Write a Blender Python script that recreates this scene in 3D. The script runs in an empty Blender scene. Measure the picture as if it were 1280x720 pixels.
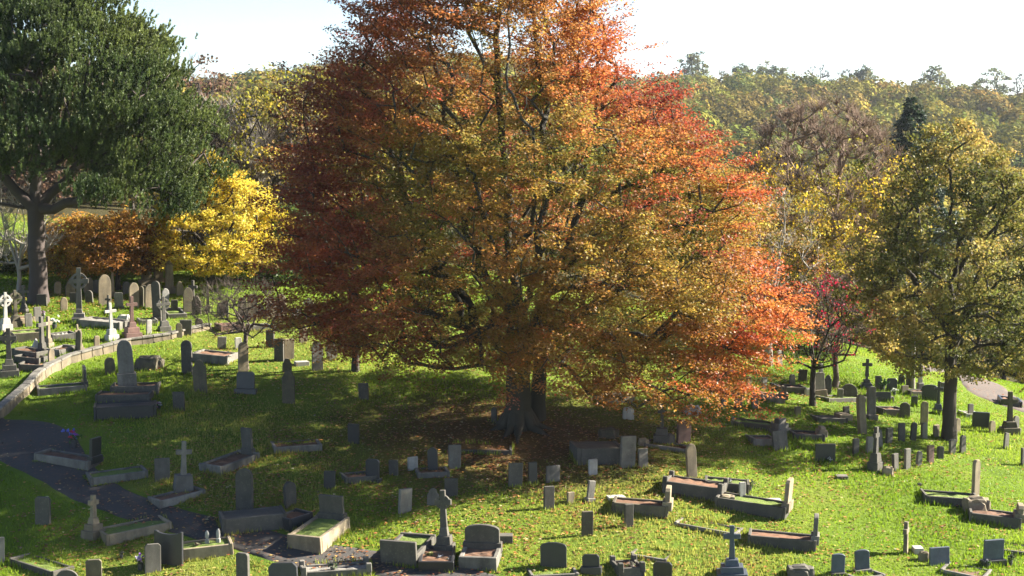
import bpy, bmesh, math, random
import numpy as np
from mathutils import Vector, Matrix
rng = np.random.default_rng(11)
random.seed(11)
SC = bpy.context.scene
COL = SC.collection
PI = math.pi
R = math.radians
# ------------------------------------------------------------------ camera
F = 2200.0                       # focal length in pixels of a 1280 wide frame
CAMZ = 15.0
PITCH = math.atan((360 - 150) / F)
cp, sp = math.cos(PITCH), math.sin(PITCH)
cam_d = bpy.data.cameras.new('camera'); cam = bpy.data.objects.new('camera', cam_d); COL.objects.link(cam)
cam.location = (0, 0, CAMZ); cam.rotation_euler = (PI / 2 - PITCH, 0, 0)
cam_d.sensor_width = 36; cam_d.lens = F / 1280 * 36; cam_d.clip_start = .5; cam_d.clip_end = 5000
SC.camera = cam

def ray(px, py):
    u, v = (px - 640) / F, (360 - py) / F
    return np.array([u, cp + v * sp, -sp + v * cp])
def unproj(px, py, s):           # s = pixels per metre at that depth
    return np.array([0, 0, CAMZ]) + ray(px, py) * (F / s)

# ------------------------------------------------------------------ terrain: a quadratic through measured ground points, then valley and hill
CT = [(0,720,38.5),(320,720,38.5),(640,720,38.5),(960,720,38.3),(1280,720,37.8),
      (0,600,34.2),(320,600,34.2),(640,610,34.6),(900,600,34),(1230,630,33.4),
      (650,530,31.8),(160,490,31),(1200,550,29),(420,500,30.4),(880,530,30.6),
      (40,385,26),(200,365,25),(350,425,28),(500,450,28.2),(100,430,28),(700,480,29),
      (950,460,25.5),(1080,480,25.2),(1240,480,24),(1010,440,22.5),(1280,475,22.4),(1150,452,21.6),(1060,428,20.4),(0,345,23.6),(250,345,23.6)]
P = np.array([unproj(*c) for c in CT])
def basis(x, y):
    x = x / 30; y = (y - 75) / 30
    return np.stack([np.ones_like(x), x, y, x * x, x * y, y * y], -1)
co, *_ = np.linalg.lstsq(basis(P[:, 0], P[:, 1]), P[:, 2], rcond=None)
WALL_PX = [(-60,560),(-10,530),(32,494),(45,478),(60,468),(85,455),(112,447),(160,432),(210,424),(262,412)]
wall_xy = None
def seg_dist(x, y, poly, closed=False):
    """signed distance (left of travel negative) from points to a polyline"""
    x = np.asarray(x, float); y = np.asarray(y, float)
    best = np.full(x.shape, 1e9); sg = np.ones(x.shape); tt = np.zeros(x.shape)
    for i in range(len(poly) - 1):
        a, b = poly[i], poly[i + 1]
        d = b - a; L2 = d @ d
        t = np.clip(((x - a[0]) * d[0] + (y - a[1]) * d[1]) / L2, 0, 1)
        qx, qy = a[0] + t * d[0], a[1] + t * d[1]
        dd = np.hypot(x - qx, y - qy)
        cr = d[0] * (y - a[1]) - d[1] * (x - a[0])
        m = dd < best
        best = np.where(m, dd, best); sg = np.where(m, np.where(cr > 0, 1, -1), sg); tt = np.where(m, i + t, tt)
    return best, sg, tt
def sstep(a, b, v):
    t = np.clip((v - a) / (b - a), 0, 1); return t * t * (3 - 2 * t)
_r = np.random.default_rng(5)
_w = [(_r.uniform(-1, 1, 2) * k, _r.uniform(0, 6.28)) for k in (.25, .3, .55, .7, 1.1, 1.5)]
def bumps(x, y):
    z = 0
    for (kx, ky), ph in _w:
        z = z + .07 / (abs(kx) + abs(ky) + .5) * np.sin(kx * x + ky * y + ph)
    return z
def ground(x, y):
    x = np.asarray(x, float); y = np.asarray(y, float)
    xc = np.clip(x, -45, 45); yc = np.clip(y, 50, 118)
    z = basis(xc, yc) @ co
    # beyond the fitted part: carry on gently
    z = z + np.clip(y - 118, 0, 60) * -.035 + np.minimum(y - 50, 0) * .10
    z = z - np.clip(np.abs(x) - 45, 0, 60) * .02
    if wall_xy is not None:
        d, sg, t = seg_dist(x, y, wall_xy)
        up = .32 * sstep(-.35, .1, d * sg) * sstep(len(wall_xy) - 1.02, len(wall_xy) - 3.2, t)
        fade = sstep(26, 6, d)
        z = z + up * fade
    # far side of the valley: the wooded hill
    hill = (29 - 20 * np.clip((x - 100) / 250, -1.3, 1.3) ** 2) * sstep(300, 830, y) + 3 * np.sin(x * .011 + .6) * sstep(400, 800, y)
    z = z + hill * 1.0 - 3 * sstep(150, 300, y) * sstep(500, 300, y)
    return z + bumps(x, y) * .35
def at(px, py, z_off=0.0):
    """point of the ground seen at a picture position"""
    d = ray(px, py); t = np.arange(40, 220, .5)
    X = d[0] * t; Y = d[1] * t; Z = CAMZ + d[2] * t - ground(X, Y)
    k = np.argmax(Z < 0) if (Z < 0).any() else len(t) - 1
    lo, hi = t[max(k - 1, 0)], t[k]
    for _ in range(18):
        m = (lo + hi) / 2
        if CAMZ + d[2] * m - float(ground(d[0] * m, d[1] * m)) < 0: hi = m
        else: lo = m
    x, y = d[0] * hi, d[1] * hi
    return np.array([x, y, float(ground(x, y)) + z_off])
def scl(p):                       # pixels per metre at a world point
    v = p - np.array([0, 0, CAMZ]); return F / (v[1] * cp - v[2] * sp)
wall_xy = None
_tmp = np.array([at(*q)[:2] for q in WALL_PX]); wall_xy = _tmp[::1]

# ------------------------------------------------------------------ materials
def newmat(name):
    m = bpy.data.materials.new(name); m.use_nodes = True
    nt = m.node_tree; nt.nodes.clear(); return m, nt
def N(nt, t, **kw):
    n = nt.nodes.new(t)
    for k, v in kw.items():
        if k in n.inputs: n.inputs[k].default_value = v
        else: setattr(n, k, v)
    return n
def ramp(nt, stops, src):
    n = nt.nodes.new('ShaderNodeValToRGB'); e = n.color_ramp.elements
    while len(e) > len(stops): e.remove(e[-1])
    while len(e) < len(stops): e.new(1)
    for el, (p, c) in zip(e, stops): el.position = p; el.color = (*c, 1)
    nt.links.new(src, n.inputs[0]); return n.outputs[0]
def noise(nt, scale, detail=4, rough=.6, coord=None, stretch=None):
    n = N(nt, 'ShaderNodeTexNoise', Scale=scale, Detail=detail, Roughness=rough)
    if coord is not None:
        if stretch:
            mp = N(nt, 'ShaderNodeMapping'); mp.inputs['Scale'].default_value = stretch
            nt.links.new(coord, mp.inputs[0]); coord = mp.outputs[0]
        nt.links.new(coord, n.inputs['Vector'])
    return n.outputs[0]
def mix(nt, fac, a, b, mode='MIX'):
    n = nt.nodes.new('ShaderNodeMix'); n.data_type = 'RGBA'; n.blend_type = mode
    for s, v in ((0, fac), (6, a), (7, b)):
        if hasattr(v, 'default_value') or hasattr(v, 'links'): nt.links.new(v, n.inputs[s])
        elif isinstance(v, (int, float)): n.inputs[s].default_value = v
        else: n.inputs[s].default_value = (*v, 1)
    return n.outputs[2]
def out(nt, sh):
    o = nt.nodes.new('ShaderNodeOutputMaterial'); nt.links.new(sh, o.inputs[0])
def bumpn(nt, h, strength=.4, dist=.02):
    b = N(nt, 'ShaderNodeBump', Strength=strength, Distance=dist); nt.links.new(h, b.inputs['Height']); return b.outputs[0]

def leaf_mat(name, trans=.5, rough=.5, spec=.3):
    """foliage: own colour per leaf (attribute 'lc'), light passes through the blade"""
    m, nt = newmat(name)
    a = N(nt, 'ShaderNodeAttribute', attribute_name='lc')
    p = N(nt, 'ShaderNodeBsdfPrincipled', Roughness=rough); p.inputs['Specular IOR Level'].default_value = spec
    t = N(nt, 'ShaderNodeBsdfTranslucent')
    nt.links.new(a.outputs[0], p.inputs['Base Color'])
    hs = N(nt, 'ShaderNodeHueSaturation', Saturation=1.03, Value=1.3); nt.links.new(a.outputs[0], hs.inputs['Color'])
    nt.links.new(hs.outputs[0], t.inputs[0])
    mx = N(nt, 'ShaderNodeMixShader'); mx.inputs[0].default_value = trans
    nt.links.new(p.outputs[0], mx.inputs[1]); nt.links.new(t.outputs[0], mx.inputs[2])
    out(nt, mx.outputs[0]); return m
def bark_mat(name, c1, c2, scale=3.0):
    m, nt = newmat(name)
    tc = N(nt, 'ShaderNodeTexCoord').outputs['Object']
    n1 = noise(nt, scale * 3, 6, .7, tc, (1, 1, .25)); n2 = noise(nt, scale * .5, 3, .5, tc)
    c = mix(nt, n2, ramp(nt, [(.3, c1), (.7, c2)], n1), ramp(nt, [(.3, c2), (.75, tuple(v * .75 for v in c1))], n1))
    p = N(nt, 'ShaderNodeBsdfPrincipled', Roughness=.9); p.inputs['Specular IOR Level'].default_value = .2
    nt.links.new(c, p.inputs['Base Color']); nt.links.new(bumpn(nt, n1, .7, .04), p.inputs['Normal'])
    out(nt, p.outputs[0]); return m
def stone_mat(name, base, lichen=(.30,.31,.20), dark=(.045,.042,.038), dirt=.5, rough=.85, lich=.3, sc=1.0, spec=.3):
    """weathered stone; object random shifts the pattern so repeats differ"""
    m, nt = newmat(name)
    tc = N(nt, 'ShaderNodeTexCoord').outputs['Object']
    oi = N(nt, 'ShaderNodeObjectInfo')
    ad = N(nt, 'ShaderNodeVectorMath', operation='ADD'); sc_ = N(nt, 'ShaderNodeVectorMath', operation='SCALE')
    cmb = N(nt, 'ShaderNodeCombineXYZ'); 
    for i in range(3): nt.links.new(oi.outputs['Random'], cmb.inputs[i])
    nt.links.new(cmb.outputs[0], sc_.inputs[0]); sc_.inputs['Scale'].default_value = 37
    nt.links.new(tc, ad.inputs[0]); nt.links.new(sc_.outputs[0], ad.inputs[1]); v = ad.outputs[0]
    n1 = noise(nt, 3.2 * sc, 6, .65, v); n2 = noise(nt, 14 * sc, 5, .7, v); n3 = noise(nt, 1.6 * sc, 4, .6, v, (1.6, 1.6, .35))
    b2 = tuple(min(1, c * 1.25) for c in base); b1 = tuple(c * .78 for c in base)
    c = ramp(nt, [(.32, b1), (.55, base), (.75, b2)], n1)
    c = mix(nt, ramp(nt, [(.46 - .12 * dirt, (0, 0, 0)), (.72, (dirt, dirt, dirt))], n3), c, dark)
    c = mix(nt, ramp(nt, [(.56, (0, 0, 0)), (.68, (lich, lich, lich))], n2), c, lichen)
    va = N(nt, 'ShaderNodeMapRange'); nt.links.new(oi.outputs['Random'], va.inputs[0]); va.inputs[3].default_value = .78; va.inputs[4].default_value = 1.2
    hs = N(nt, 'ShaderNodeHueSaturation'); nt.links.new(va.outputs[0], hs.inputs['Value']); nt.links.new(c, hs.inputs['Color'])
    p = N(nt, 'ShaderNodeBsdfPrincipled', Roughness=rough); p.inputs['Specular IOR Level'].default_value = spec
    nt.links.new(hs.outputs[0], p.inputs['Base Color']); nt.links.new(bumpn(nt, n2, .35, .015), p.inputs['Normal'])
    out(nt, p.outputs[0]); return m
def plain_mat(name, col, rough=.6):
    m, nt = newmat(name)
    tc = N(nt, 'ShaderNodeTexCoord').outputs['Object']
    n1 = noise(nt, 9, 4, .6, tc)
    c = ramp(nt, [(.3, tuple(v * .75 for v in col)), (.7, tuple(min(1, v * 1.2) for v in col))], n1)
    p = N(nt, 'ShaderNodeBsdfPrincipled', Roughness=rough)
    nt.links.new(c, p.inputs['Base Color']); out(nt, p.outputs[0]); return m

# ------------------------------------------------------------------ object helpers
def tag(o, label=None, cat=None, group=None, kind=None):
    if label: o['label'] = label
    if cat: o['category'] = cat
    if group: o['group'] = group
    if kind: o['kind'] = kind
    return o
def empty(name, loc, label=None, cat=None, group=None, rz=0.0):
    o = bpy.data.objects.new(name, None); COL.objects.link(o)
    o.location = tuple(float(v) for v in loc); o.rotation_euler = (0, 0, rz); o.empty_display_size = .3
    return tag(o, label, cat, group)
def link(name, me, mat=None, parent=None):
    o = bpy.data.objects.new(name, me); COL.objects.link(o)
    if mat: me.materials.append(mat)
    if parent: o.parent = parent
    return o
def np_mesh(name, V, faces, cols=None, smooth=False):
    """V (n,3); faces (m,k) all with k corners; cols (m,3) one colour per face"""
    me = bpy.data.meshes.new(name)
    V = np.asarray(V, np.float32); faces = np.asarray(faces, np.int32); m, k = faces.shape
    me.vertices.add(len(V)); me.vertices.foreach_set('co', V.ravel())
    me.loops.add(m * k); me.loops.foreach_set('vertex_index', faces.ravel())
    me.polygons.add(m); me.polygons.foreach_set('loop_start', np.arange(0, m * k, k, dtype=np.int32))
    if smooth: me.polygons.foreach_set('use_smooth', np.ones(m, bool))
    me.update(calc_edges=True)
    if cols is not None:
        a = me.attributes.new('lc', 'FLOAT_COLOR', 'FACE')
        c = np.ones((m, 4), np.float32); c[:, :3] = cols; a.data.foreach_set('color', c.ravel())
    return me
# ------------------------------------------------------------------ trees
def tubes(nodes, parent, rad, sides=5, minr=.0):
    """tapered limbs: one open prism per edge of the skeleton"""
    idx = np.where((parent >= 0) & (rad >= minr))[0]
    A = nodes[parent[idx]]; B = nodes[idx]; ra = np.minimum(rad[parent[idx]], rad[idx] * 1.6); rb = rad[idx]
    d = B - A; L = np.linalg.norm(d, axis=1, keepdims=True) + 1e-9; d = d / L
    ref = np.where(np.abs(d[:, 2:3]) > .9, [[1., 0, 0]], [[0, 0, 1.]])
    u = np.cross(d, ref); u /= np.linalg.norm(u, axis=1, keepdims=True); v = np.cross(d, u)
    n = len(idx); th = np.arange(sides) / sides * 2 * PI
    c, s = np.cos(th), np.sin(th)
    off = u[:, None] * c[None, :, None] + v[:, None] * s[None, :, None]
    VA = (A - d * ra[:, None] * .3)[:, None] + off * ra[:, None, None]; VB = (B + d * rb[:, None] * .3)[:, None] + off * rb[:, None, None]
    V = np.concatenate([VA, VB], 1).reshape(-1, 3)
    k = np.arange(sides); k2 = (k + 1) % sides
    q = np.stack([k, k2, k2 + sides, k + sides], -1)
    Fc = (np.arange(n)[:, None, None] * 2 * sides + q[None]).reshape(-1, 4)
    return V, Fc
def grow(base, fork, leaders, attract, trunk_r, twig_r=.018, seed=0, step=.7, droop=0.0, wig=.12, exp=.46, out_bias=.6, forks=None):
    """skeleton: trunk to the fork, then every attractor is joined to the nearest fitting node"""
    g = np.random.default_rng(seed)
    nodes = []; par = []
    def add(p, q): nodes.append(np.array(p, float)); par.append(q); return len(nodes) - 1
    base = np.array(base, float); fork = np.array(fork, float)
    n = max(3, int(np.linalg.norm(fork - base) / .6)); last = -1
    for i in range(n + 1):
        t = i / n; p = base + (fork - base) * t
        if 0 < i < n: p = p + g.normal(0, .03, 3) * [1, 1, 0]
        last = add(p, last)
    fi = last
    for L in leaders:
        q = fi; path = [fork] + [np.array(v, float) for v in L]
        for a, b in zip(path[:-1], path[1:]):
            m = max(2, int(np.linalg.norm(b - a) / step))
            for i in range(1, m + 1):
                q = add(a + (b - a) * i / m + g.normal(0, wig * .6, 3), q)
    A = np.asarray(attract, float)
    A = A[np.argsort(np.linalg.norm(A - fork, axis=1))]
    M = 60000; NP = np.zeros((M, 3)); cnt = len(nodes); NP[:cnt] = nodes
    dep = np.zeros(M)
    for i in range(1, cnt): dep[i] = dep[par[i]] + np.linalg.norm(nodes[i] - nodes[par[i]])
    fiz = fi
    tips = []
    for p in A:
        Q = NP[fiz:cnt]; v = p - Q; dist = np.linalg.norm(v, axis=1) + 1e-6
        o = Q - fork; on = np.linalg.norm(o, axis=1) + .4
        cosang = (v * o).sum(1) / (dist * on)
        cost = dist * (1 + out_bias * (1 - cosang)) + .12 * dep[fiz:cnt]
        cost = cost + np.where(v[:, 2] < -.2 * dist, .5 * dist, 0)
        j = int(np.argmin(cost)) + fiz
        a = NP[j]; L = np.linalg.norm(p - a); m = max(1, int(L / step)); q = j
        perp = g.normal(0, wig * L * .25, 3)
        for i in range(1, m + 1):
            t = i / m
            pos = a + (p - a) * t + perp * math.sin(PI * t) + np.array([0, 0, (.10 * L - droop * L) * math.sin(PI * t)])
            if i == m: pos = p
            NP[cnt] = pos; par.append(q); dep[cnt] = dep[q] + L / m; q = cnt; cnt += 1
        tips.append(q)
    NP = NP[:cnt]; par = np.array(par)
    w = np.zeros(cnt); w[tips] = 1
    for i in range(cnt - 1, 0, -1): w[par[i]] += w[i]
    w = np.maximum(w, 1)
    rad = twig_r * w ** exp
    k = trunk_r / rad[fiz] if trunk_r else 1
    rad = rad * (1 + (k - 1) * (w / w.max()) ** .5)
    h = (NP[:fiz + 1, 2] - base[2]) / max(fork[2] - base[2], .1)
    rad[:fiz + 1] = trunk_r * (1.12 - .12 * h + .38 * np.exp(-h * 9))
    return NP, par, rad, np.array(tips), fiz
def rand_unit(g, n):
    v = g.normal(0, 1, (n, 3)); return v / np.linalg.norm(v, axis=1, keepdims=True)
def leaves(centers, per, size, ext, cols, g, up=.6, aspect=.55, tilt=None, jit=.25, size_var=.35, droop=0.0, frames=None):
    """quads (folded leaf rhombs) scattered in an ellipsoid round each centre; cols (n,3) colour per centre"""
    n = len(centers); C = np.repeat(centers, per, 0); K = len(C)
    o = rand_unit(g, K) * (g.random((K, 1)) ** .45)
    if frames is not None:           # (n,3,3) axes scaled
        Fm = np.repeat(frames, per, 0); off = np.einsum('ki,kij->kj', o, Fm)
    else: off = o * np.asarray(ext)
    off[:, 2] -= droop * (off[:, 0] ** 2 + off[:, 1] ** 2)
    P0 = C + off
    nrm = rand_unit(g, K) * (1 - up) + np.array([0, 0, up]); nrm /= np.linalg.norm(nrm, axis=1, keepdims=True) + 1e-9
    t = np.cross(nrm, rand_unit(g, K)); t /= np.linalg.norm(t, axis=1, keepdims=True) + 1e-9
    b = np.cross(nrm, t)
    s = size * (1 + g.uniform(-size_var, size_var, (K, 1)))
    V = np.stack([P0 - t * s * .5, P0 + b * s * aspect * .5 - t * s * .05 + nrm * s * .08, P0 + t * s * .5, P0 - b * s * aspect * .5 - t * s * .05 + nrm * s * .08], 1).reshape(-1, 3)
    Fc = np.arange(K * 4).reshape(K, 4)
    cc = np.repeat(cols, per, 0) * (1 + g.normal(0, jit, (K, 1)))
    cc = cc * (1 + g.normal(0, jit * .35, (K, 3)))
    return V, Fc, np.clip(cc, .004, .9)
def pick(cols, idx): return np.array(cols)[idx]
def smooth_noise(P, k, seed):
    g = np.random.default_rng(seed); z = np.zeros(len(P))
    for i in range(7):
        d = rand_unit(g, 1)[0] * k * g.uniform(.6, 1.7); z += np.sin(P @ d + g.uniform(0, 6.3))
    return z / 2.6
def pal(P, cols, k, seed, spread=.35, g=None):
    """colour per point: walks a palette with clumpy noise"""
    t = smooth_noise(P, k, seed) * spread + .5 + g.normal(0, .13, len(P))
    t = np.clip(t, 0, .999) * (len(cols) - 1); i = t.astype(int); f = (t - i)[:, None]
    cols = np.array(cols); return cols[i] * (1 - f) + cols[i + 1] * f
def tree_obj(name, base, label, cat, group, wood, wmat, crown=None, cmat=None, extra=()):
    b = np.array(base, float)
    root = empty(name, b, label, cat, group)
    V, Fc = wood; me = np_mesh('trunk', V - b, Fc, smooth=True); link('trunk', me, wmat, root)
    if crown is not None:
        V, Fc, cc = crown; me = np_mesh('crown', V - b, Fc, cc); link('crown', me, cmat, root)
    return root
def cat_leaves(*L):
    V = []; Fq = []; C = []; o = 0
    for v, f, c in L: V.append(v); Fq.append(f + o); C.append(c); o += len(v)
    return np.concatenate(V), np.concatenate(Fq), np.concatenate(C)

M_leaf = leaf_mat('autumn_leaf', .50)
M_leaf_gloss = leaf_mat('oak_leaf', .45, .55, .15)
M_needle = leaf_mat('needle', .25, .5, .35)
M_bark_beech = bark_mat('beech_bark', (.03,.027,.021), (.075,.07,.055), 1.2)
M_bark_dark = bark_mat('dark_bark', (.03,.025,.02), (.08,.068,.055), 3)
M_bark_pine = bark_mat('pine_bark', (.042,.033,.030), (.10,.08,.072), 3)
M_bark_pale = bark_mat('pale_bark', (.20,.18,.15), (.42,.38,.33), 3)
M_bark_twig = bark_mat('twig_bark', (.075,.055,.045), (.14,.11,.09), 3)

# ---- the copper beech in the middle
def beech():
    g = np.random.default_rng(3)
    b = at(648, 533); b[2] -= .15
    zl = [1.0, 2.2, 3.2, 5, 7, 10, 13.4, 16.6, 20, 22.8, 23.5]; rl = [3, 7.0, 8.8, 9.2, 9.2, 8.9, 8.3, 6.4, 4.2, 1.0, 0]
    zr = [.9, 1.8, 3.0, 5, 7.5, 9.4, 11, 12.4, 13.4, 14.4, 16.6, 20, 22, 22.6]; rr = [6.5, 9.0, 10.2, 10.3, 10.0, 9.5, 8.2, 6.3, 5.0, 4.2, 3.5, 2.4, .5, 0]
    def Rad(th, z):
        a = np.interp(z, zl, rl); c = np.interp(z, zr, rr); w = (1 + np.cos(th)) / 2
        lob = 1 + .06 * np.sin(3 * th + z * .45 + 1) + .06 * np.sin(6 * th - z * .8) + .05 * np.sin(z * 1.5 + 2 * th)
        return (a * (1 - w) + c * w) * lob
    pts = []; inner = []
    while len(pts) < 1900:
        z = g.uniform(1.0, 23.3); th = g.uniform(0, 2 * PI); Rm = float(Rad(th, z))
        if Rm < .5 or g.random() > (Rm / 11.5): continue
        shell = g.random() < .72
        r = Rm * (1 - .22 * g.random() ** 1.3) if shell else Rm * math.sqrt(g.uniform(.04, .75))
        zmin = 3.1 + .5 * math.sin(th * 3) if r < Rm * .8 else 1.3
        if th > PI and math.sin(th) < -.3: zmin += .6
        xr, yr = r * math.cos(th), r * math.sin(th) * .74
        if z < np.interp(xr, [-9.5, -6.5, -3, 0, 2, 4.7, 8, 9.7, 11], [3.6, 3.0, 2.3, 1.8, 1.5, .7, .7, 1.7, 2.2]) - min(yr, 0) * .17: continue
        if r < Rm * .4 and z < 2.6: continue
        if g.random() < .10 + .22 * (math.sin(th * 5 + z * 1.3) > .5): continue     # gaps between layers
        p = np.array([r * math.cos(th), r * math.sin(th) * .74, z]); pts.append(p); inner.append(r / Rm)
    pts = np.array(pts); inner = np.array(inner)
    W = pts + b
    fork = b + [.0, 0, 3.2]
    leaders = [[b + [-2.0, .4, 8], b + [-3.2, .5, 14]], [b + [-.4, 1.5, 9], b + [-.9, 1.2, 15.5], b + [-.6, .4, 20]], [b + [2.0, -1.0, 7.5], b + [3.0, -1.2, 12.5]],
               [b + [1.2, .8, 10], b + [.4, .8, 17]], [b + [-.8, -2.0, 7.0], b + [-2.2, -3.4, 12]], [b + [3.2, 1.2, 5.0], b + [6.5, 1.8, 7.0]], [b + [-3.2, -.6, 4.6], b + [-6, -1.2, 6.6]], [b + [2.4, -3, 5], b + [4.2, -5.4, 7.2]]]
    NP, par, rad, tips, fi = grow(b, fork, leaders, W, .52, .014, seed=4, step=.75, droop=-.04, wig=.15, exp=.52)
    V1, F1 = tubes(NP, par, rad, 6)
    # root flare and a second stem close behind on the right
    q = b + [.75, 1.1, 0]; st = np.array([q, q + [.02, 0, .8], q + [.1, -.1, 2], q + [.2, -.3, 4.5], q + [.8, -.6, 8]]); V2, F2 = tubes(st, np.array([-1, 0, 1, 2, 3]), np.array([.44, .33, .29, .25, .14]), 10)
    roots = []; rp = []; rr_ = []
    for k in range(9):
        a = k * 2 * PI / 9 + g.uniform(-.2, .2); i0 = len(roots)
        roots += [b + [.25 * math.cos(a), .25 * math.sin(a), .75], b + [.66 * math.cos(a), .66 * math.sin(a), .22], b + [1.3 * math.cos(a), 1.3 * math.sin(a), -.02], b + [2.0 * math.cos(a), 2.0 * math.sin(a), -.25]]
        rp += [-1, i0, i0 + 1, i0 + 2]; rr_ += [.33, .22, .12, .05]
    V3, F3 = tubes(np.array(roots), np.array(rp), np.array(rr_), 8)
    V = np.concatenate([V1, V2, V3]); Fq = np.concatenate([F1, F2 + len(V1), F3 + len(V1) + len(V2)])
    # sprays of leaves: flat layers, each growing outward and drooping at the tip; several per tip
    n = len(W); rep = 4
    Cn = np.repeat(W, rep, 0); rel = np.repeat(pts, rep, 0); inn = np.repeat(inner, rep)
    od = rel * [1, 1, 0]; od /= np.linalg.norm(od, axis=1, keepdims=True) + 1e-6
    m = len(Cn); side = np.stack([-od[:, 1], od[:, 0], np.zeros(m)], 1)
    Cn = Cn + side * g.normal(0, .55, (m, 1)) + od * g.normal(-.15, .5, (m, 1)) + np.array([0, 0, 1.]) * g.normal(0, .42, (m, 1))
    low = np.clip((rel[:, 2] - 3) / 10, 0, 1)
    slope = -.25 + .55 * low + g.normal(0, .12, m)       # low sprays hang, upper ones rise
    ax = od + np.array([0, 0, 1.]) * slope[:, None]; ax /= np.linalg.norm(ax, axis=1, keepdims=True)
    sd = np.cross(ax, np.array([0, 0, 1.])); sd /= np.linalg.norm(sd, axis=1, keepdims=True) + 1e-6
    upv = np.cross(sd, ax)
    gap = (smooth_noise(Cn, 1.25, 77) > -1.15) & (g.random(m) < np.where(rel[:, 2] > 14.5, .85, 1.0))
    Cn, rel, od, inn, ax, sd, upv = [v[gap] for v in (Cn, rel, od, inn, ax, sd, upv)]; m = len(Cn)
    ln = g.uniform(.55, 1.05, m)
    fr = np.stack([ax * ln[:, None], sd * (ln * .55)[:, None], upv * g.uniform(.10, .30, m)[:, None]], 1)
    # hue: outermost sprays turned copper red, inner and lower ones still gold and green
    red = [(.22,.045,.03), (.38,.09,.04), (.52,.17,.055), (.54,.28,.075)]
    gold = [(.30,.15,.04), (.33,.22,.045), (.24,.21,.045), (.13,.155,.035)]
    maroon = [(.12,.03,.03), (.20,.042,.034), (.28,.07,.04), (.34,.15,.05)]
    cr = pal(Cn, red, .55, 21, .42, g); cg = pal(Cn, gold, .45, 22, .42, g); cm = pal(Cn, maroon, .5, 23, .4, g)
    wl = np.clip(.5 - rel[:, 0] / 12 + .35 * sstep(10, 16, rel[:, 2]) + g.normal(0, .15, m), 0, 1)[:, None]  # left sprays darker maroon: redder leaves, plus that side's shade put into the colour
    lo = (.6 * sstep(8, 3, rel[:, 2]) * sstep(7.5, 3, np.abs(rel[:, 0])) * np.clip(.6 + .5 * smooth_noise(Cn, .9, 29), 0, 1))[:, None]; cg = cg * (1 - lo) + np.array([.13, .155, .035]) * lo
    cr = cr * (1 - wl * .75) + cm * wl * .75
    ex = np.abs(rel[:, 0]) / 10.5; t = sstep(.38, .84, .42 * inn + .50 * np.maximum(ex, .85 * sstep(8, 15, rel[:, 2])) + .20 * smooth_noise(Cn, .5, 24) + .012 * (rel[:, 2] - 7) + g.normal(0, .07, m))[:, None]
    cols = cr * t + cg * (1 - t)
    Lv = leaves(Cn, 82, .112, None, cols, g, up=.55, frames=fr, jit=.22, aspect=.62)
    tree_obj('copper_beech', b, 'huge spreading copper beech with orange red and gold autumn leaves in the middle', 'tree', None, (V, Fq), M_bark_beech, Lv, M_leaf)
    return b
B_BEECH = beech()

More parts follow.
